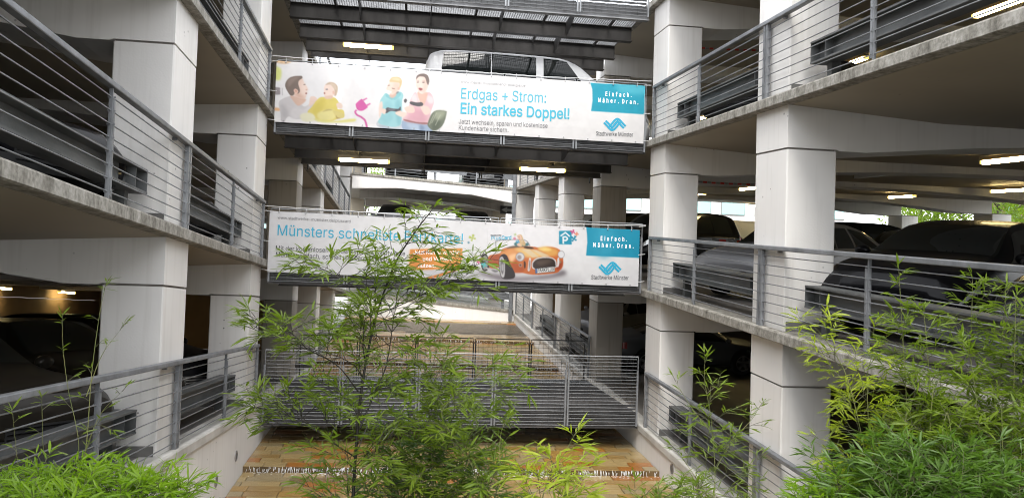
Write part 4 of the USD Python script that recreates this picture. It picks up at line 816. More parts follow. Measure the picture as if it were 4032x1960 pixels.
for y, w in ((24.4, 'nearer'), (28.9, 'farther')): lamp(f'yellow lit lamp near the back wall of the left ground deck, {w} of two', -12.1, y+.35, dz('L', 'M')(y)-.45, DK['L', 'M'][1])
lamp('yellow lit lamp under the left first upper deck, close to the first column', -6.8, 13.9, dz('L', 'M')(13.9)-.33, DK['L', 'M'][1])
lamp('yellow lit lamp under the left footbridge end, beneath the upper banner', -1.07, 16.6, BZ['U']-.37, 0, 1.08, 'x', group='lamps under the footbridges')
lamp('yellow lit lamp under the right footbridge end, beneath the upper banner', 2.78, 16.6, BZ['U']-.37, 0, 1.02, 'x', group='lamps under the footbridges')
lamp('yellow lit lamp under the topmost footbridge, left of the van roof', -1.13, 17.5, BZ['T']-.27, 0, 1.12, 'x', group='lamps under the footbridges')
# ------------------------------------------------------------------ cars
def pchip(xs, ys, x):
    from scipy.interpolate import PchipInterpolator
    return PchipInterpolator(xs, ys)(x)
KINDS = {
 # top: roof and bonnet line, belt: bottom of the windows, w: half width, wr: half width at the top line; x from the tail (0) to the nose
 'sedan': dict(L=4.7, top=[(0, .80), (.08, 1.0), (.75, 1.06), (1.5, 1.36), (2.1, 1.44), (2.7, 1.42), (3.55, 1.0), (4.3, .88), (4.6, .78), (4.7, .62)], belt=[(0, .76), (.2, .93), (1.0, .96), (3.3, .92), (3.7, .9), (4.5, .72), (4.7, .55)], w=.91,
               wr=[(0, .62), (.2, .72), (.9, .74), (1.5, .60), (2.7, .58), (3.5, .72), (4.3, .72), (4.7, .52)], ax=(.92, 3.78), win=[(1.0, 1.5, 1.95, 1.98), (2.02, 2.05, 2.62, 2.5), (2.66, 2.55, 3.42, 2.78)], ws=(2.78, 3.5), rs=(.8, 1.42), wheel=.32),
 'estate': dict(L=4.75, top=[(0, .88), (.08, 1.06), (.5, 1.40), (1.1, 1.485), (2.3, 1.485), (2.85, 1.42), (3.7, 1.03), (4.4, .89), (4.65, .79), (4.75, .6)], belt=[(0, .84), (.2, .97), (1.0, .98), (3.4, .95), (3.8, .93), (4.5, .74), (4.75, .55)], w=.92,
               wr=[(0, .66), (.3, .66), (.7, .62), (2.7, .60), (3.6, .74), (4.4, .73), (4.75, .52)], ax=(.92, 3.8), win=[(.6, .7, 1.5, 1.5), (1.55, 1.55, 2.4, 2.35), (2.45, 2.4, 3.5, 2.92)], ws=(2.92, 3.62), rs=(.1, .46), wheel=.33),
 'suv': dict(L=4.6, top=[(0, 1.0), (.08, 1.25), (.42, 1.62), (1.0, 1.70), (2.4, 1.69), (2.9, 1.6), (3.6, 1.18), (4.3, 1.04), (4.52, .92), (4.6, .7)], belt=[(0, .95), (.2, 1.06), (1.0, 1.08), (3.3, 1.06), (3.7, 1.04), (4.4, .86), (4.6, .62)], w=.94,
               wr=[(0, .68), (.3, .68), (.7, .64), (2.7, .62), (3.5, .76), (4.3, .75), (4.6, .56)], ax=(.9, 3.65), win=[(.55, .66, 1.4, 1.4), (1.45, 1.45, 2.3, 2.28), (2.35, 2.33, 3.35, 2.86)], ws=(2.88, 3.52), rs=(.09, .4), wheel=.36),
 'coupe': dict(L=4.4, top=[(0, .75), (.1, .95), (.6, 1.02), (1.5, 1.26), (2.1, 1.31), (2.5, 1.28), (3.3, .92), (4.0, .80), (4.3, .70), (4.4, .55)], belt=[(0, .7), (.2, .86), (1.0, .9), (3.0, .86), (3.4, .82), (4.2, .66), (4.4, .5)], w=.89,
               wr=[(0, .58), (.2, .68), (.9, .66), (1.6, .55), (2.4, .54), (3.2, .68), (4.0, .70), (4.4, .5)], ax=(.85, 3.5), win=[(1.1, 1.55, 1.7, 1.75), (1.75, 1.8, 3.15, 2.55)], ws=(2.56, 3.22), rs=(.75, 1.42), wheel=.32),
 'van': dict(L=4.9, top=[(0, 1.1), (.05, 1.62), (.16, 1.87), (.5, 1.955), (1.6, 1.975), (2.8, 1.95), (3.1, 1.89), (3.95, 1.30), (4.55, 1.08), (4.8, .95), (4.9, .7)], belt=[(0, 1.0), (.2, 1.16), (1.0, 1.18), (3.2, 1.16), (3.8, 1.13), (4.6, .9), (4.9, .62)], w=.95,
               wr=[(0, .70), (.2, .74), (.7, .76), (2.8, .74), (3.8, .80), (4.5, .78), (4.9, .62)], ax=(.95, 3.95), win=[(.34, .42, 1.40, 1.40), (1.42, 1.42, 2.36, 2.36), (2.52, 2.52, 3.62, 3.0)], ws=(3.08, 3.88), rs=(.03, .13), wheel=.33),
}
def car(kind, label, loc, rot, paint, cat='car', group='cars parked in the garage'):
    K = KINDS[kind]; Lc = K['L']; t = Thing('parked_van' if kind == 'van' else 'parked_car', label, cat, loc, group); t.local = True
    t.r.Set(Gf.Vec3f(*rot))
    xs = np.unique(np.concatenate([np.linspace(0, Lc, 44), [.02, .05, .1, .15, Lc-.02, Lc-.05, Lc-.1]]))
    fx = lambda k, x: pchip(*zip(*K[k]), x) if isinstance(K[k], list) else np.full_like(x, K[k])
    def ring(x):
        x = np.atleast_1d(np.asarray(x, float)); top, belt, wr = fx('top', x), fx('belt', x), fx('wr', x)
        e = np.minimum(1, np.minimum(x, Lc-x)/.5); w = K['w']*(.80+.2*np.sqrt(np.clip(e*(2-e), 0, 1)))
        belt = np.minimum(belt, top-.02); zb = .20+.10*(1-e); wr = np.minimum(wr, w*.93)
        P = [(0*x, zb), (.78*w, zb), (.95*w, zb+.08), (w, zb+.22), (w*1.0, .5*zb+.5*belt+.02), (.985*w, belt-.10), (.955*w, belt-.02), (.93*w, belt)]
        bz = belt+(top-.055-belt)*np.ones_like(x); bz = np.maximum(bz, belt+.003)
        P += [(.5*(.93*w+wr)+.02, .5*(belt+bz)), (wr, bz), (.94*wr, np.maximum(top-.022, bz+.002)), (.6*wr, np.maximum(top-.004, bz+.004)), (0*x, np.maximum(top, bz+.006))]
        return np.stack([np.stack([x, p[0], p[1]+0*x], -1) for p in P], 1)      # stations x 13 x 3
    R = ring(xs); n = len(xs); Lf = R[:, 1:-1].copy(); Lf[:, :, 1] *= -1
    full = np.concatenate([R, Lf[:, ::-1]], 1); k = full.shape[1]
    V = full.reshape(-1, 3); F = []
    for i in range(n-1):
        for j in range(k):
            j2 = (j+1) % k; F += [[i*k+j, i*k+j2, (i+1)*k+j2], [i*k+j, (i+1)*k+j2, (i+1)*k+j]]
    for j in range(1, k-1): F += [[0, j+1, j], [(n-1)*k, (n-1)*k+j, (n-1)*k+j+1]]
    F = np.array(F)
    try:
        tmh = trimesh.Trimesh(V, F, process=False)
        if tmh.volume < 0: F = F[:, ::-1]
        man = manifold3d.Manifold(manifold3d.Mesh(V.astype(np.float32), F.astype(np.uint32)))
        for ax in K['ax']:
            for sd in (-1, 1):
                c = manifold3d.Manifold.cylinder(.34, K['wheel']+.055, K['wheel']+.055, 28).rotate([90, 0, 0]).translate([ax, (K['w']+.04 if sd > 0 else -K['w']+.3), K['wheel']+.01])
                man = man-c
        body = man if man.num_tri() > 50 else (V, F)
    except Exception: body = (V, F)
    bp = t.part('body', body, paint, smooth=38)
    def patch(grid, name, matl, off, under=None):
        g = np.asarray(grid); a, b = g.shape[:2]
        du = np.gradient(g, axis=0); dv = np.gradient(g, axis=1); N = np.cross(du, dv); N /= np.maximum(np.linalg.norm(N, axis=-1, keepdims=True), 1e-9)
        if (N*(g-np.array([Lc/2, 0, .6]))).sum() < 0: N = -N
        g2 = g+N*off; i = np.arange(a*b).reshape(a, b); q = np.stack([i[:-1, :-1], i[1:, :-1], i[1:, 1:], i[:-1, 1:]], -1).reshape(-1, 4)
        q = np.vstack([q[:, [0, 1, 2]], q[:, [0, 2, 3]]])
        return t.part(name, (g2.reshape(-1, 3), q), matl, smooth=True)
    # side windows between the belt (ring point 7) and the roof edge (ring point 9)
    for (x0b, x0t, x1b, x1t) in K['win']:
        for sd in (1, -1):
            G = []
            for u in np.linspace(0, 1, 7):
                row = []
                for v in np.linspace(.06, .97 if kind == 'van' else .90, 6):
                    x = (x0b+(x0t-x0b)*v)*(1-u)+(x1b+(x1t-x1b)*v)*u; r = ring(x)[0]
                    p = r[7]+(r[8]-r[7])*min(1, v*2) if v < .5 else r[8]+(r[9]-r[8])*(v*2-1)
                    row.append([x, sd*p[1], p[2]])
                G.append(row)
            patch(G, 'side_window', L['carglass'], .007)
    for nm, (a, b) in (('windscreen', K['ws']), ('rear_window', K['rs'])):
        G = []
        for x in np.linspace(a, b, 8):
            r = ring(x)[0]; prof = np.array([r[9]+(r[10]-r[9])*.3, r[10], r[11], r[12]]); full_ = np.vstack([prof, prof[-2::-1]*np.array([1, -1, 1])]); G.append(full_)
        patch(G, nm, L['carglass'], .007)
    # wheels
    for ax in K['ax']:
        for sd in (-1, 1):
            wr_ = K['wheel']; y = sd*(K['w']-.115)
            prof = np.array([[wr_*.64, -.1], [wr_*.9, -.105], [wr_, -.08], [wr_, .08], [wr_*.9, .105], [wr_*.64, .1]])
            tm = trimesh.creation.revolve(np.vstack([prof, prof[:1]]), sections=28); tm.apply_transform(trimesh.transformations.rotation_matrix(math.pi/2, [1, 0, 0])); tm.apply_translation([ax, y, wr_])
            wp = numbered(t.path, 'wheel'); UsdGeom.Xform.Define(stage, wp)
            t.part('tyre', tm, L['tyre'], under=wp, smooth=30)
            m = MB(); rr = wr_*.64
            d = trimesh.creation.cylinder(rr*.99, .02, sections=24); d.apply_transform(trimesh.transformations.rotation_matrix(math.pi/2, [1, 0, 0])); d.apply_translation([ax, y+sd*.03, wr_]); m2 = MB().tm(d); t.part('brake', m2, L['blacktrim'], under=wp)
            for s_ in range(5):
                a = 2*math.pi*s_/5+.3; ca, sa = math.cos(a), math.sin(a)
                pts = [(.0, -.035), (rr*.97, -.03), (rr*.97, .03), (.0, .035)]
                m.prism([(ax+p*ca-q*sa, wr_+p*sa+q*ca) for p, q in pts], 'y', y+sd*.062, y+sd*.085)
            rg = trimesh.creation.annulus(rr*.86, rr, .05, sections=28); rg.apply_transform(trimesh.transformations.rotation_matrix(math.pi/2, [1, 0, 0])); rg.apply_translation([ax, y+sd*.072, wr_]); m.tm(rg)
            t.part('rim', m, L['rim'], under=wp)
    # lamps, grille, plates, mirrors
    nose = lambda x, frac, j0, j1, sd: (lambda r: [x, sd*(r[j0][1]+(r[j1][1]-r[j0][1])*frac), r[j0][2]+(r[j1][2]-r[j0][2])*frac])(ring(x)[0])
    for sd in (-1, 1):
        G = [[nose(x, f, 5, 4, sd) for f in np.linspace(-.3, .25, 4)] for x in np.linspace(Lc-.36, Lc-.04, 6)]; patch(G, 'headlight', L['headlamp'], .008)
        G = [[nose(x, f, 5, 4, sd) for f in np.linspace(-.3, .6, 4)] for x in np.linspace(.02, .3, 5)]; patch(G, 'tail_light', L['tail'], .008)
        xm = K['win'][-1][2]-.12; r = ring(xm)[0]; ms = trimesh.creation.icosphere(2, 1.0); ms.apply_scale([.075, .11, .075]); ms.apply_translation([xm, sd*(r[7][1]+.12), r[7][2]+.07]); t.part('mirror', ms, paint, smooth=True)
        m = MB(); z = r[6][2]-.08
        for xh in ([K['win'][0][2]+.0, K['win'][-1][0]+.12]): m.box(xh, xh+.2, sd*(K['w']*.985)-.012, sd*(K['w']*.985)+.012, z-.012, z+.012)
        t.part('door_handle', m, paint)
    rN = ring(Lc-.01)[0]; zt = rN[6][2]; wN = rN[4][1]
    m = MB(); m.box(Lc-.02, Lc+.004, -wN*.52, wN*.52, zt-.20, zt-.02); gp = t.part('grille', m, L['blacktrim'])
    for q in range(4): m = MB(); m.box(Lc+.005, Lc+.012, -wN*.5, wN*.5, zt-.185+q*.045, zt-.173+q*.045); t.part('grille_bar', m, L['chrome'])
    m = MB(); m.box(Lc-.02, Lc+.008, -wN*.85, wN*.85, .28, .40); t.part('lower_intake', m, L['blacktrim'])
    
    if paint is L['car_silver']: m = MB(); m.box(Lc+.0, Lc+.016, -.26, .26, .44, .55); t.part('number_plate', m, L['plate'])
    m = MB(); zr = ring(.02)[0][6][2]-.2; m.box(-.014, .004, -.26, .26, zr-.06, zr+.05); t.part('number_plate', m, L['plate'])
    return t
def pitchrot(s, yawdeg):                                  # yaw plus the tilt of the sloping deck
    k = math.degrees(math.atan(s)); c, q = math.cos(math.radians(yawdeg)), math.sin(math.radians(yawdeg))
    return (k*c, -k*q, yawdeg)
def park(src_or_kind, label, s, l, nose_x, yc, facing, paint=None, slant=True):
    zf = dz(s, l); slope = DK[s, l][1]; Lc = KINDS[src_or_kind if isinstance(src_or_kind, str) else src_or_kind.kind]['L']
    yaw = (-30 if facing > 0 else 210) if slant else (0 if facing > 0 else 180)
    hx, hy = math.cos(math.radians(yaw)), math.sin(math.radians(yaw)); tx, ty = nose_x-hx*Lc, yc-hy*Lc
    loc = (tx, ty, zf(ty)+.006); rot = pitchrot(slope, yaw)
    if isinstance(src_or_kind, str):
        c = car(src_or_kind, label, loc, rot, paint); c.kind = src_or_kind; return c
    return dup(src_or_kind, label, loc, rot)
est = park('estate', 'black estate car parked aslant on the right first upper deck, behind the bamboo tips', 'R', 'M', 5.38, 8.3, -1, L['car_black'])
park(est, 'black car cut off by the picture edge on the right first upper deck', 'R', 'M', 5.38, 5.4, -1)
sil = park('sedan', 'silver saloon with clear headlight on the right first upper deck, behind the crash beam', 'R', 'M', 5.45, 12.85, -1, L['car_silver'])
suv = park('suv', 'dark car behind the bare column on the right first upper deck', 'R', 'M', 5.5, 20.6, -1, L['car_black'])
for i, y in enumerate((17.2, 21.8, 26.2, 29.4)): park(est if i % 2 else suv, f'dark car in the outer row of the right first upper deck, {["nearest", "second", "third", "farthest"][i]} of four', 'R', 'M', 18.9, y, 1, slant=False)
park(suv, 'dark car behind the last columns on the right first upper deck', 'R', 'M', 5.3, 25.2, -1)
park(est, 'black car on the left first upper deck, its bonnet showing below the nearest crash beam', 'L', 'M', -3.3, 7.6, 1)
park(suv, 'black car at the picture edge on the left first upper deck, under the crash beam', 'L', 'M', -3.3, 4.7, 1)
park(est, 'dark car between the columns on the left first upper deck, behind the second crash beam', 'L', 'M', -3.4, 12.4, 1)
brz = park('sedan', 'dark bronze saloon on the left ground deck, its grille behind the nearest crash beam', 'L', 'G', -3.38, 7.85, 1, L['car_bronze'])
park(brz, 'dark saloon on the left ground deck, its roof lit by the yellow lamps', 'L', 'G', -3.45, 10.75, 1)
park(est, 'dark car between the columns on the left ground deck', 'L', 'G', -3.5, 13.6, 1)
cou = park('coupe', 'grey coupe seen from its side on the right ground deck, beyond the footbridges', 'R', 'G', 9.75, 20.45, 1, L['car_grey'], slant=False)
park(est, 'black car behind the yellow bamboo on the right ground deck', 'R', 'G', 5.4, 8.0, -1)
park(suv, 'black car on the right ground deck, between the two white columns', 'R', 'G', 15.5, 14.2, 1, slant=False)
park(sil, 'silver saloon on the right ground deck, behind the far beam', 'R', 'G', 5.4, 24.9, -1)
park(est, 'dark car on the right second upper deck, behind the crash beam', 'R', 'U', 5.3, 12.3, -1)
# cars on the far cross decks
for l, px, py, y, src, lab in (('C', 1600, 690, 38.2, suv, 'black car on the third cross deck at the far end, left one above the fascia'), ('C', 1905, 720, 38.2, est, 'black car on the third cross deck at the far end, right one beside the downpipe'),
                               ('B', 1555, 840, 38.6, suv, 'black car on the second cross deck, seen under the far arch, left one'), ('B', 1872, 850, 38.6, suv, 'black car on the second cross deck, seen under the far arch, right one')):
    x = at(px, py, y-4.2)[0]; dup(src, lab, (x, y, fz(l)(x)+.006), (0, 0, -90))
van = car('van', 'silver van with dark windows on the upper footbridge, above the upper banner', (.10, 16.75, BZ['U']+.004), (0, 0, 0), L['car_van'], 'van', None); van.kind = 'van'
# ------------------------------------------------------------------ small things
def tape(label, p0, p1, sag=.03):
    t = Thing('barrier_chain', label, 'chain', p0, 'red and white barrier chains'); p0, p1 = np.array(p0), np.array(p1); n = 26
    for k in range(n):
        a, b = p0+(p1-p0)*k/n, p0+(p1-p0)*(k+.9)/n
        a = a-[0, 0, sag*4*(k/n)*(1-k/n)]; b = b-[0, 0, sag*4*((k+.9)/n)*(1-(k+.9)/n)]
        m = MB(); m.tube([a, b], .02, n=5); t.part('link', m, L['red'] if k % 2 else L['plate'])
L['red'] = plain('red_plastic', (.45, .03, .02), .5)
zr = dz('R', 'M')
tape('red and white barrier hung behind the silver saloon on the right first upper deck', (6.0, 14.9, zr(14.9)+1.02), (9.8, 14.2, zr(14.2)+1.05))
tape('red and white bar hung under the right top deck, beside the nearest column', (5.4, 14.9, dz('R', 'T')(14.9)-.72), (7.6, 14.6, dz('R', 'T')(14.6)-.70))
tape('red and white bar hung under the right second upper deck, beside the first column', (5.4, 14.6, dz('R', 'U')(14.6)-.72), (7.6, 14.3, dz('R', 'U')(14.3)-.70))
# end walls of the side decks
for s in 'LR':
    for l in ('G', 'M', 'U', 'T'):
        zf = dz(s, l)(33.0); x0, x1 = sorted((X(s, 1.05), XOUT[s]))
        t = Thing('garage_wall', f'end wall of the {SNAME[s]} {LNAME[l]} deck at its far end', 'wall', ((x0+x1)/2, 33.3, zf), 'end walls of the decks')
        h = 2.5 if s == 'L' or l in 'GT' else 1.7
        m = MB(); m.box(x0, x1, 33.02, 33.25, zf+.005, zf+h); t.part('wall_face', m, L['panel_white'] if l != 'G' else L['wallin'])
        zf = dz(s, l)(Y0); x0, x1 = sorted((X(s, .2), XOUT[s]))
        t = Thing('garage_wall', f'near end wall of the {SNAME[s]} {LNAME[l]} deck behind the viewer', 'wall', ((x0+x1)/2, Y0, zf), 'end walls of the decks')
        m = MB(); m.box(x0, x1, Y0-.25, Y0-.01, zf+.005, zf+2.5); t.part('wall_face', m, L['bare'])
# planting bed in the channel in front
m = MB(); bx, by = np.meshgrid(np.linspace(XL-.02, XR+.02, 40), np.linspace(2.2, 7.6, 30)); bzz = -2.85+.12*meshkit.fbm(np.stack([bx*1.5, by*1.5, 0*bx], -1), 4, 2)
i = np.arange(bx.size).reshape(bx.shape); q = np.stack([i[:-1, :-1], i[:-1, 1:], i[1:, 1:], i[1:, :-1]], -1).reshape(-1, 4)
m.add(np.stack([bx, by, bzz], -1).reshape(-1, 3), q); single('planting_bed', m, L['soil'], 'dark planting soil under the bamboo', 'soil', kind='structure', smooth=True)
# ------------------------------------------------------------------ bamboo
class Leaves:
    def __init__(s): s.p = []; s.d = []; s.l = []; s.w = []
    def add(s, p, d, l, w): s.p.append(p); s.d.append(d); s.l.append(l); s.w.append(w)
    def mesh(s, rng):
        p = np.array(s.p); d = np.array(s.d); d /= np.linalg.norm(d, axis=1, keepdims=True); l = np.array(s.l)[:, None]; w = np.array(s.w)[:, None]; n = len(p)
        up = np.tile([0, 0, 1.0], (n, 1))+rng.normal(0, .45, (n, 3)); sd = np.cross(d, up); sd /= np.maximum(np.linalg.norm(sd, axis=1, keepdims=True), 1e-6); nr = np.cross(sd, d)
        droop = rng.uniform(.0, .20, (n, 1)); fold = rng.uniform(.1, .5, (n, 1))
        rows = []
        for tt, ww in ((0, .06), (.22, .85), (.5, 1.0), (.78, .62), (1.0, 0)):
            c = p+d*l*tt*(1-.15*droop*tt)+np.array([0, 0, -1.0])*l*droop*tt*tt
            if ww == 0: rows.append([c]); continue
            hw = w*ww*.5; rows.append([c-sd*hw+nr*hw*fold, c, c+sd*hw+nr*hw*fold])
        V = np.stack([x for r in rows for x in r], 1)      # n x 13 x 3
        F = []
        for r in range(3):
            a = r*3; b = a+3
            for k in (0, 1): F += [[a+k, a+k+1, b+k+1], [a+k, b+k+1, b+k]]
        F += [[9, 10, 12], [10, 11, 12]]; F = np.array(F)
        m = V.shape[1]
        return V.reshape(-1, 3), (F[None]+(np.arange(n)*m)[:, None, None]).reshape(-1, 3)
def unit(v): v = np.asarray(v, float); return v/np.linalg.norm(v)
def spray(lv, tw, rng, p, d, length, leaf, n_leaf, tw_r=.0016, droop=.25, spread=.9):
    # one leafy twig: leaves alternate along it and fan out at the tip
    pts = [p]; dd = unit(d)
    for k in range(4):
        dd = unit(dd+np.array([0, 0, -droop*.12])+rng.normal(0, .06, 3)); pts.append(pts[-1]+dd*length/4)
    tw.tube(pts, tw_r*1.3, tw_r*.6, n=4, cap=False)
    pts = np.array(pts)
    for k in range(n_leaf):
        u = 1-(k/max(1, n_leaf))**1.3*.75; q = u*4; i = min(3, int(q)); pos = pts[i]+(pts[i+1]-pts[i])*(q-i); ax = unit(pts[i+1]-pts[i])
        side = unit(np.cross(ax, [0, 0, 1.0])+rng.normal(0, .25, 3))*(1 if k % 2 else -1)
        dr = ax*np.array([1, 1, .55])*rng.uniform(.5, 1.1)+side*np.array([1, 1, .6])*spread*rng.uniform(.35, 1.0)+np.array([0, 0, rng.uniform(-.28, .34)])
        s = leaf*rng.uniform(.6, 1.18); lv.add(pos, dr, s, s*rng.uniform(.10, .15))
def bamboo(label, culms, leafm, culmm, seed, leaf=.108, cat='bamboo', name='bamboo_plant', group='bamboo plants in front of the car park'):
    rng = np.random.default_rng(seed); lv, tw = Leaves(), MB(); base = None; stems = []
    for c in culms:
        pts = np.array([at(px, py, y) for px, py, y in c['path']])
        if c.get('root', True):
            b = pts[0].copy(); d = unit(pts[0]-pts[1]); low = []
            zt = -2.8
            nn = max(1, int((b[2]-zt)/.5))
            bx_, by_ = b[0]+d[0]*.3, min(7.2, max(2.6, b[1]+d[1]*.3)); bx_ = min(XR-.15, max(XL+.15, bx_))
            for k in range(nn, 0, -1): u = k/nn; low.append([b[0]+(bx_-b[0])*u, b[1]+(by_-b[1])*u, b[2]+(zt-b[2])*u])
            pts = np.vstack([low, pts])
        pts = np.array(spline_open(pts, 6)); seg = np.linalg.norm(np.diff(pts, axis=0), axis=1); S = np.concatenate([[0], np.cumsum(seg)]); tot = S[-1]
        r0 = c.get('r', .008); m = MB(); m.tube(pts, r0, r0*.22, n=7)
        def P(s_): i = min(len(seg)-1, max(0, int(np.searchsorted(S, s_)-1))); return pts[i]+(pts[i+1]-pts[i])*((s_-S[i])/seg[i]), unit(pts[i+1]-pts[i])
        node = .17; s_ = tot
        k = 0
        while s_ > 0:                                     # rings at the nodes
            p_, d_ = P(s_); rr = r0*(1-.78*s_/tot)
            m.tube([p_-d_*.004, p_+d_*.004], rr*1.25, n=7); s_ -= node*1.4
        stems.append(m)
        if base is None: base = pts[0]
        lo = c.get('from', .45)*tot; bl = c.get('bl', .5); s_ = tot-.02; k = 0; az = rng.uniform(0, 6.3)
        while s_ > lo:
            p_, d_ = P(s_); u = (tot-s_)/max(.01, tot-lo)
            for q in range(c.get('per', 2)):
                az += 2.4+rng.normal(0, .4); el = rng.uniform(.25, .95)
                side = np.array([math.cos(az), math.sin(az)*c.get('flat', .8), 0]); bd = unit(side*math.cos(el)+np.array([0, 0, math.sin(el)])*c.get('lift', 1.0)+d_*.35)
                blen = bl*(.25+.75*min(1, u*c.get('taper', 2.2)))*rng.uniform(.55, 1.1)
                if blen < .1: spray(lv, tw, rng, p_, bd, max(.05, blen), leaf*.9, c.get('nl', 5)); continue
                bp = [p_]; b_ = bd
                for j in range(5): b_ = unit(b_+np.array([0, 0, -c.get('droop', .13)])+rng.normal(0, .09, 3)); bp.append(bp[-1]+b_*blen/5)
                tw.tube(bp, .0032*(.5+blen), .0012, n=4, cap=False)
                ns = max(2, int(blen/c.get('tsp', .052)))
                for j in range(ns):
                    v = .28+.72*(j+.5)/ns; qq = v*5; i = min(4, int(qq)); pos = bp[i]+(bp[i+1]-bp[i])*(qq-i); ax = unit(bp[i+1]-bp[i])
                    sd = unit(np.cross(ax, rng.normal(0, 1, 3)))
                    spray(lv, tw, rng, pos, ax*.8+sd*.75+np.array([0, 0, .1]), rng.uniform(.05, .14), leaf, c.get('nl', 5))
                spray(lv, tw, rng, bp[-1], b_, .07, leaf, c.get('nl', 5)+1)
            s_ -= c.get('sp', .16); k += 1
        p_, d_ = P(tot); spray(lv, tw, rng, p_, d_, .06, leaf, 5)
    t = Thing(name, label, cat, base, group)
    for m in stems: t.part('culm', m, culmm, smooth=True)
    t.part('twigs', tw, L['twig'] if culmm is not L['culm_black'] else L['culm_black'], kind='stuff')
    t.part('leaves', lv.mesh(rng), leafm, kind='stuff')
    return len(lv.p)
def C(path, **k): return dict(path=path, **k)
NL = 0
NL += bamboo('tall black-stemmed bamboo in the middle, its top leaning over the lower banner', [
    C([(1391, 1943, 5.2), (1403, 1751, 5.2), (1420, 1560, 5.2), (1453, 1363, 5.2), (1490, 1215, 5.2), (1560, 1030, 5.15), (1640, 905, 5.1), (1695, 835, 5.05)], r=.016, bl=.56, sp=.085, **{'from': .46}, taper=1.5, nl=6),
    C([(1415, 1690, 5.2), (1470, 1560, 5.25), (1520, 1440, 5.3), (1545, 1290, 5.3), (1560, 1180, 5.3)], r=.007, bl=.5, sp=.10, root=False, **{'from': .4}, nl=6),
    C([(1410, 1540, 5.2), (1330, 1440, 5.1), (1220, 1380, 5.0), (1090, 1330, 4.95), (985, 1290, 4.9)], r=.005, bl=.30, sp=.07, root=False, **{'from': .3}, per=2, nl=6, droop=.08),
    C([(1400, 1800, 5.2), (1310, 1740, 5.1), (1200, 1660, 5.05), (1080, 1620, 5.0), (990, 1600, 4.95)], r=.005, bl=.3, sp=.075, root=False, **{'from': .3}, nl=6),
    C([(1480, 1240, 5.2), (1600, 1190, 5.1), (1720, 1130, 5.1), (1840, 1080, 5.0), (1900, 1000, 5.0)], r=.004, bl=.28, sp=.075, root=False, **{'from': .25}, nl=6),
    C([(1500, 1200, 5.2), (1400, 1130, 5.1), (1290, 1070, 5.05), (1190, 1010, 5.0)], r=.004, bl=.25, sp=.075, root=False, **{'from': .25}, nl=6)], L['leaf'], L['culm_black'], 11)
NL += bamboo('green bamboo clump just right of the black stem, reaching to the footbridge railing', [
    C([(1705, 1930, 5.4), (1690, 1600, 5.4), (1700, 1450, 5.4), (1740, 1330, 5.4)], r=.006, bl=.42, sp=.09, **{'from': .54}, nl=6),
    C([(1880, 1900, 5.0), (1800, 1740, 5.0), (1740, 1620, 5.0), (1860, 1500, 4.95), (1950, 1420, 4.9)], r=.007, bl=.32, sp=.085, **{'from': .56}, nl=6),
    C([(1800, 1930, 5.3), (1830, 1700, 5.3), (1900, 1560, 5.3), (2020, 1460, 5.25)], r=.006, bl=.38, sp=.085, **{'from': .56}, nl=6),
    C([(1940, 1330, 5.1), (1990, 1360, 5.1), (2060, 1430, 5.0), (2080, 1530, 5.0)], r=.003, bl=.12, sp=.16, root=False, **{'from': .2}, nl=4)], L['leaf'], L['culm_green'], 12)
NL += bamboo('dense deep green bamboo at the foot of the black-stemmed one, before the steps', [
    C([(px, 1990, y), (px+dx*.4, 1850, y), (px+dx, py, y)], r=.005, bl=.32, sp=.11, **{'from': .66}, nl=6, taper=3, lift=.9) for px, dx, py, y in ((1580, 30, 1660, 5.6), (1640, 20, 1620, 5.8), (1720, 30, 1680, 5.5), (1780, 40, 1740, 5.6), (1620, 60, 1760, 5.5), (1860, 50, 1780, 5.6), (1530, 0, 1840, 5.6))], L['leaf_dark'], L['culm_green'], 13, .105)
NL += bamboo('slender bamboo shoot with few leaves, in front of the water fall', [
    C([(1960, 1990, 4.9), (1965, 1850, 4.9), (1970, 1720, 4.9), (1985, 1670, 4.9)], r=.004, bl=.22, sp=.13, **{'from': .68}, nl=4)], L['leaf'], L['culm_green'], 14)
NL += bamboo('short yellow-green bamboo tip in front of the water fall on the stone steps', [
    C([(2130, 1990, 4.7), (2170, 1880, 4.7), (2230, 1770, 4.7), (2265, 1705, 4.7)], r=.004, bl=.28, sp=.11, **{'from': .62}, nl=6),
    C([(2180, 1990, 4.8), (2110, 1860, 4.8), (2110, 1790, 4.8)], r=.004, bl=.26, sp=.12, **{'from': .7}, nl=6), C([(2200, 1990, 4.6), (2280, 1900, 4.6), (2330, 1830, 4.6)], r=.003, bl=.2, sp=.12, **{'from': .7}, nl=5)], L['leaf_yellow'], L['culm_green'], 15, .115)
NL += bamboo('low bright green bushy bamboo in the lower left corner', [
    C([(px, 2060, y), (px+dx*.5, 1980, y), (px+dx, py+38, y)], r=.004, bl=.25, sp=.065, **{'from': .78}, nl=6, taper=4, lift=.8, per=3) for px, dx, py, y in ((40, -20, 1870, 4.5), (130, 20, 1850, 4.7), (230, -10, 1850, 4.6), (330, 10, 1830, 4.8), (420, 0, 1830, 4.7), (500, 20, 1840, 4.8), (560, 30, 1850, 4.6), (620, 30, 1900, 4.5), (300, 0, 1900, 4.3), (450, 30, 1910, 4.3), (150, -30, 1920, 4.3), (80, 0, 1900, 4.4), (370, 0, 1870, 4.5), (530, 20, 1880, 4.4), (650, 30, 1930, 4.4), (250, 0, 1930, 4.2))], L['leaf_bright'], L['culm_green'], 16, .10)
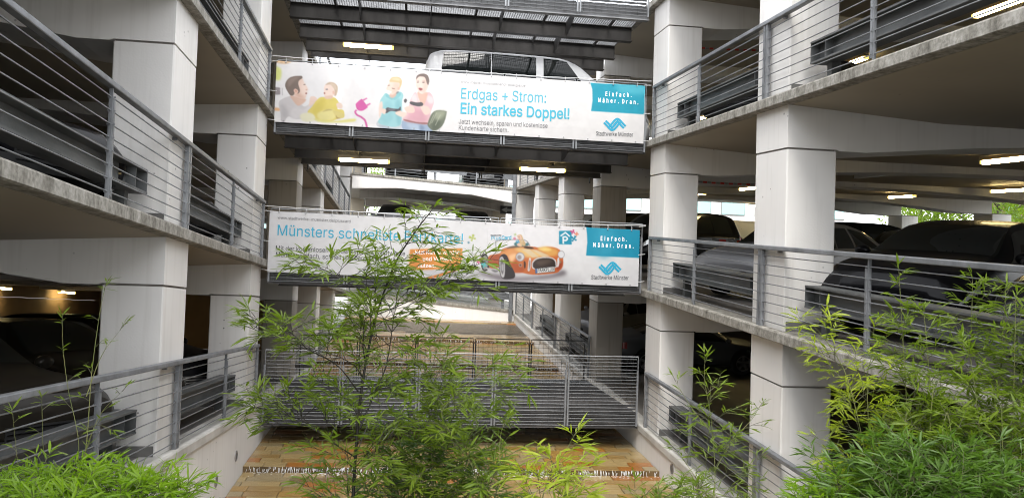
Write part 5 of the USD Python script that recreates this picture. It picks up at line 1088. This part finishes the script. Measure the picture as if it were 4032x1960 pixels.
NL += bamboo('thin sparse bamboo stems standing in front of the left ground railing', [
    C([(300, 1990, 4.9), (340, 1750, 4.9), (360, 1480, 4.9), (390, 1250, 4.9), (410, 1145, 4.9)], r=.005, bl=.12, sp=.16, **{'from': .55}, nl=3, per=1),
    C([(290, 1990, 5.0), (310, 1750, 5.0), (270, 1540, 5.0), (250, 1390, 5.0), (245, 1270, 5.0)], r=.004, bl=.10, sp=.17, **{'from': .6}, nl=3, per=1),
    C([(310, 1850, 5.0), (390, 1640, 5.0), (480, 1540, 5.0)], r=.003, bl=.08, sp=.15, root=False, **{'from': .2}, nl=3, per=1),
    C([(340, 1560, 4.9), (400, 1400, 4.95), (480, 1290, 5.0)], r=.003, bl=.08, sp=.14, root=False, **{'from': .2}, nl=3, per=1),
    C([(200, 1990, 4.8), (190, 1860, 4.8), (170, 1760, 4.8), (165, 1600, 4.8)], r=.004, bl=.10, sp=.15, **{'from': .6}, nl=3, per=1),
    C([(100, 1990, 4.7), (70, 1820, 4.7), (52, 1650, 4.7)], r=.003, bl=.08, sp=.16, **{'from': .7}, nl=3, per=1)], L['leaf'], L['culm_green'], 17, .085)
NL += bamboo('upright green bamboo in front of the right ground crash beam', [
    C([(2810, 2000, 5.2), (2815, 1850, 5.2), (2800, 1650, 5.2), (2775, 1500, 5.2), (2775, 1420, 5.2)], r=.005, bl=.26, sp=.105, **{'from': .55}, nl=5, per=2),
    C([(2810, 1860, 5.2), (2880, 1740, 5.2), (2960, 1650, 5.2), (2990, 1600, 5.2)], r=.003, bl=.14, sp=.11, root=False, **{'from': .25}, nl=4),
    C([(2800, 1700, 5.2), (2720, 1600, 5.2), (2660, 1500, 5.2)], r=.003, bl=.08, sp=.13, root=False, **{'from': .3}, nl=3, per=1),
    C([(2790, 1960, 5.1), (2720, 1850, 5.1), (2660, 1770, 5.1)], r=.003, bl=.13, sp=.11, root=False, **{'from': .25}, nl=4),
    C([(2830, 2000, 5.1), (2930, 1880, 5.1), (2990, 1800, 5.1)], r=.003, bl=.16, sp=.11, **{'from': .7}, nl=4)], L['leaf'], L['culm_green'], 18, .095)
NL += bamboo('tall yellow-green bamboo in front of the right ground column', [
    C([(3440, 2000, 4.9), (3400, 1750, 4.9), (3340, 1500, 4.9), (3280, 1380, 4.9), (3200, 1280, 4.9), (3140, 1250, 4.9)], r=.006, bl=.30, sp=.12, **{'from': .58}, nl=6),
    C([(3420, 2000, 5.0), (3420, 1700, 5.0), (3415, 1480, 5.0), (3440, 1380, 5.0), (3440, 1300, 5.0)], r=.006, bl=.26, sp=.12, **{'from': .6}, nl=5),
    C([(3400, 2000, 4.8), (3350, 1850, 4.8), (3300, 1760, 4.8), (3210, 1720, 4.8)], r=.004, bl=.16, sp=.14, **{'from': .7}, nl=4),
    C([(3480, 2000, 4.8), (3500, 1750, 4.8), (3500, 1600, 4.8)], r=.005, bl=.28, sp=.12, **{'from': .65}, nl=5)], L['leaf_yellow'], L['culm_green'], 19, .105)
NL += bamboo('big dense green bamboo clump filling the lower right corner', [
    C([(px, 2010, y), (px+dx*.35, 1720, y), (px+dx*.75, (py+1720)/2-60, y), (px+dx, py, y)], r=.007, bl=bl, sp=.085, **{'from': fr-.05}, nl=6, taper=1.6) for px, dx, py, y, bl, fr in (
        (3600, -60, 1075, 4.9, .34, .55), (3700, -60, 1250, 4.8, .42, .5), (3800, 30, 1110, 4.9, .36, .55), (3900, 60, 1150, 4.8, .40, .5), (3980, 20, 1180, 4.6, .40, .5), (4020, 40, 1330, 4.5, .42, .5), (3880, -60, 1400, 4.5, .42, .48), (3650, 30, 1500, 4.5, .42, .48), (3760, -40, 1650, 4.3, .42, .5), (3950, -10, 1600, 4.3, .42, .5), (3560, 10, 1650, 4.6, .38, .52))], L['leaf'], L['culm_green'], 20, .10)
NL += bamboo('deep green low bamboo at the bottom of the right clump', [
    C([(px, 2030, y), (px+dx*.4, 1930, y), (px+dx, py, y)], r=.005, bl=.38, sp=.08, **{'from': .68}, nl=8, taper=3, lift=.7) for px, dx, py, y in ((3420, 20, 1760, 4.4), (3520, 30, 1740, 4.3), (3620, 0, 1780, 4.1), (3720, 30, 1760, 4.1), (3820, 0, 1780, 4.1), (3920, 20, 1760, 4.1), (4010, 10, 1800, 4.0), (3560, 30, 1860, 3.9), (3760, 30, 1880, 3.9), (3950, 10, 1880, 3.9))], L['leaf_dark'], L['culm_green'], 21, .105)
NL += bamboo('fresh green spiky bamboo tuft at the foot of the right ground column', [
    C([(px, 2050, y), (px+dx*.5, 1980, y), (px+dx, py+38, y)], r=.004, bl=.24, sp=.07, **{'from': .78}, nl=7, taper=4) for px, dx, py, y in ((3220, 0, 1870, 4.6), (3290, 20, 1830, 4.5), (3350, 10, 1850, 4.5), (3260, -20, 1920, 4.3))], L['leaf_bright'], L['culm_green'], 22, .10)
NL += bamboo('small green bamboo tuft at the lower edge, beside the right channel wall', [
    C([(px, 2050, y), (px+dx*.5, 1990, y), (px+dx, py, y)], r=.003, bl=.18, sp=.07, **{'from': .82}, nl=6, taper=4) for px, dx, py, y in ((2510, -10, 1920, 4.9), (2580, 10, 1940, 4.8), (2670, 10, 1900, 5.0), (2740, 10, 1920, 4.9))], L['leaf'], L['culm_green'], 23, .10)
# ------------------------------------------------------------------ beyond the car park
def tree(label, x, y, zb, h, r, seed):
    rng = np.random.default_rng(seed); t = Thing('tree', label, 'tree', (x, y, zb), 'trees beyond the car park')
    m = MB(); pts = [[x, y, zb], [x+.1, y, zb+h*.3], [x-.1, y+.1, zb+h*.55], [x, y, zb+h*.8]]; m.tube(spline_open(pts, 5), .18, .04, n=8)
    for k in range(9):
        a = rng.uniform(0, 6.3); z0 = zb+h*rng.uniform(.3, .7); m.tube([[x, y, z0], [x+r*.4*math.cos(a), y+r*.4*math.sin(a), z0+h*.1], [x+r*.8*math.cos(a), y+r*.8*math.sin(a), z0+h*.2]], .06, .015, n=5)
    t.part('trunk', m, L['bark']); lv = Leaves()
    for k in range(46):
        a = rng.uniform(0, 6.3); e = rng.uniform(-.8, 1); c = np.array([x, y, zb+h*.62])+np.array([r*math.cos(a)*math.sqrt(1-e*e*.8), r*math.sin(a)*math.sqrt(1-e*e*.8), h*.36*e])*rng.uniform(.45, 1)
        for j in range(75): lv.add(c+rng.normal(0, r*.14, 3), rng.normal(0, 1, 3)+[0, 0, -.4], rng.uniform(.12, .24), rng.uniform(.07, .12))
    t.part('crown', lv.mesh(rng), L['treeleaf'], kind='stuff')
for i, (x, y, h, r) in enumerate(((25.5, 27, 9, 2.6), (26, 32.5, 10, 2.8), (27, 38, 9, 2.7), (24.5, 22, 8, 2.2), (29, 30, 11, 3), (30, 36, 10, 2.8), (31, 42, 11, 3))): tree(f'bright green tree beyond the right outer edge of the car park, {["nearest the brick house", "behind the pale columns", "farthest back", "near the front", "tall and slender", "before the brick wall", "rearmost"][i]}', x, y, -1.2, h, r, 40+i)
tree('green tree behind the far end of the car park, seen under the arch', -3.4, 58, -.5, 9, 3.0, 50)
t = Thing('brick_house', 'red brick house with white windows at the far right, beyond the trees', 'house', (34, 37, 0))
m = MB(); m.box(34, 44, 39, 42, -1.5, 11); t.part('wall', m, L['brick'])
for x in (34.4, 36.1, 38.1):
    for z in (1.4, 4.2, 7): m = MB(); m.box(x, x+1.0, 38.93, 38.99, z, z+1.5); w_ = t.part('window', m, L['plate']); m = MB(); m.box(x+.1, x+.9, 38.90, 38.928, z+.1, z+1.4); t.part('pane', m, L['teal_glass'], under=w_)
for y in (39.4, 40.7):
    for z in (1.4, 4.2): m = MB(); m.box(33.93, 33.99, y, y+1.0, z, z+1.5); w_ = t.part('window', m, L['plate']); m = MB(); m.box(33.90, 33.928, y+.1, y+.9, z+.1, z+1.4); t.part('pane', m, L['teal_glass'], under=w_)
t = Thing('office_building', 'bright white building with teal glass behind the far end of the car park', 'building', (3, 64, 0))
m = MB(); m.box(-22, 40, 64, 72, -2, 14); t.part('wall', m, L['panel_white'])
for x in np.arange(-20, 38, 3.1):
    for z in (.4, 3.4, 6.4, 9.4):
        m = MB(); m.box(x, x+2.2, 63.9, 63.99, z, z+1.7); w_ = t.part('window', m, L['plate']); m = MB(); m.box(x+.08, x+2.12, 63.86, 63.898, z+.08, z+1.62); t.part('pane', m, L['teal_glass'], under=w_)
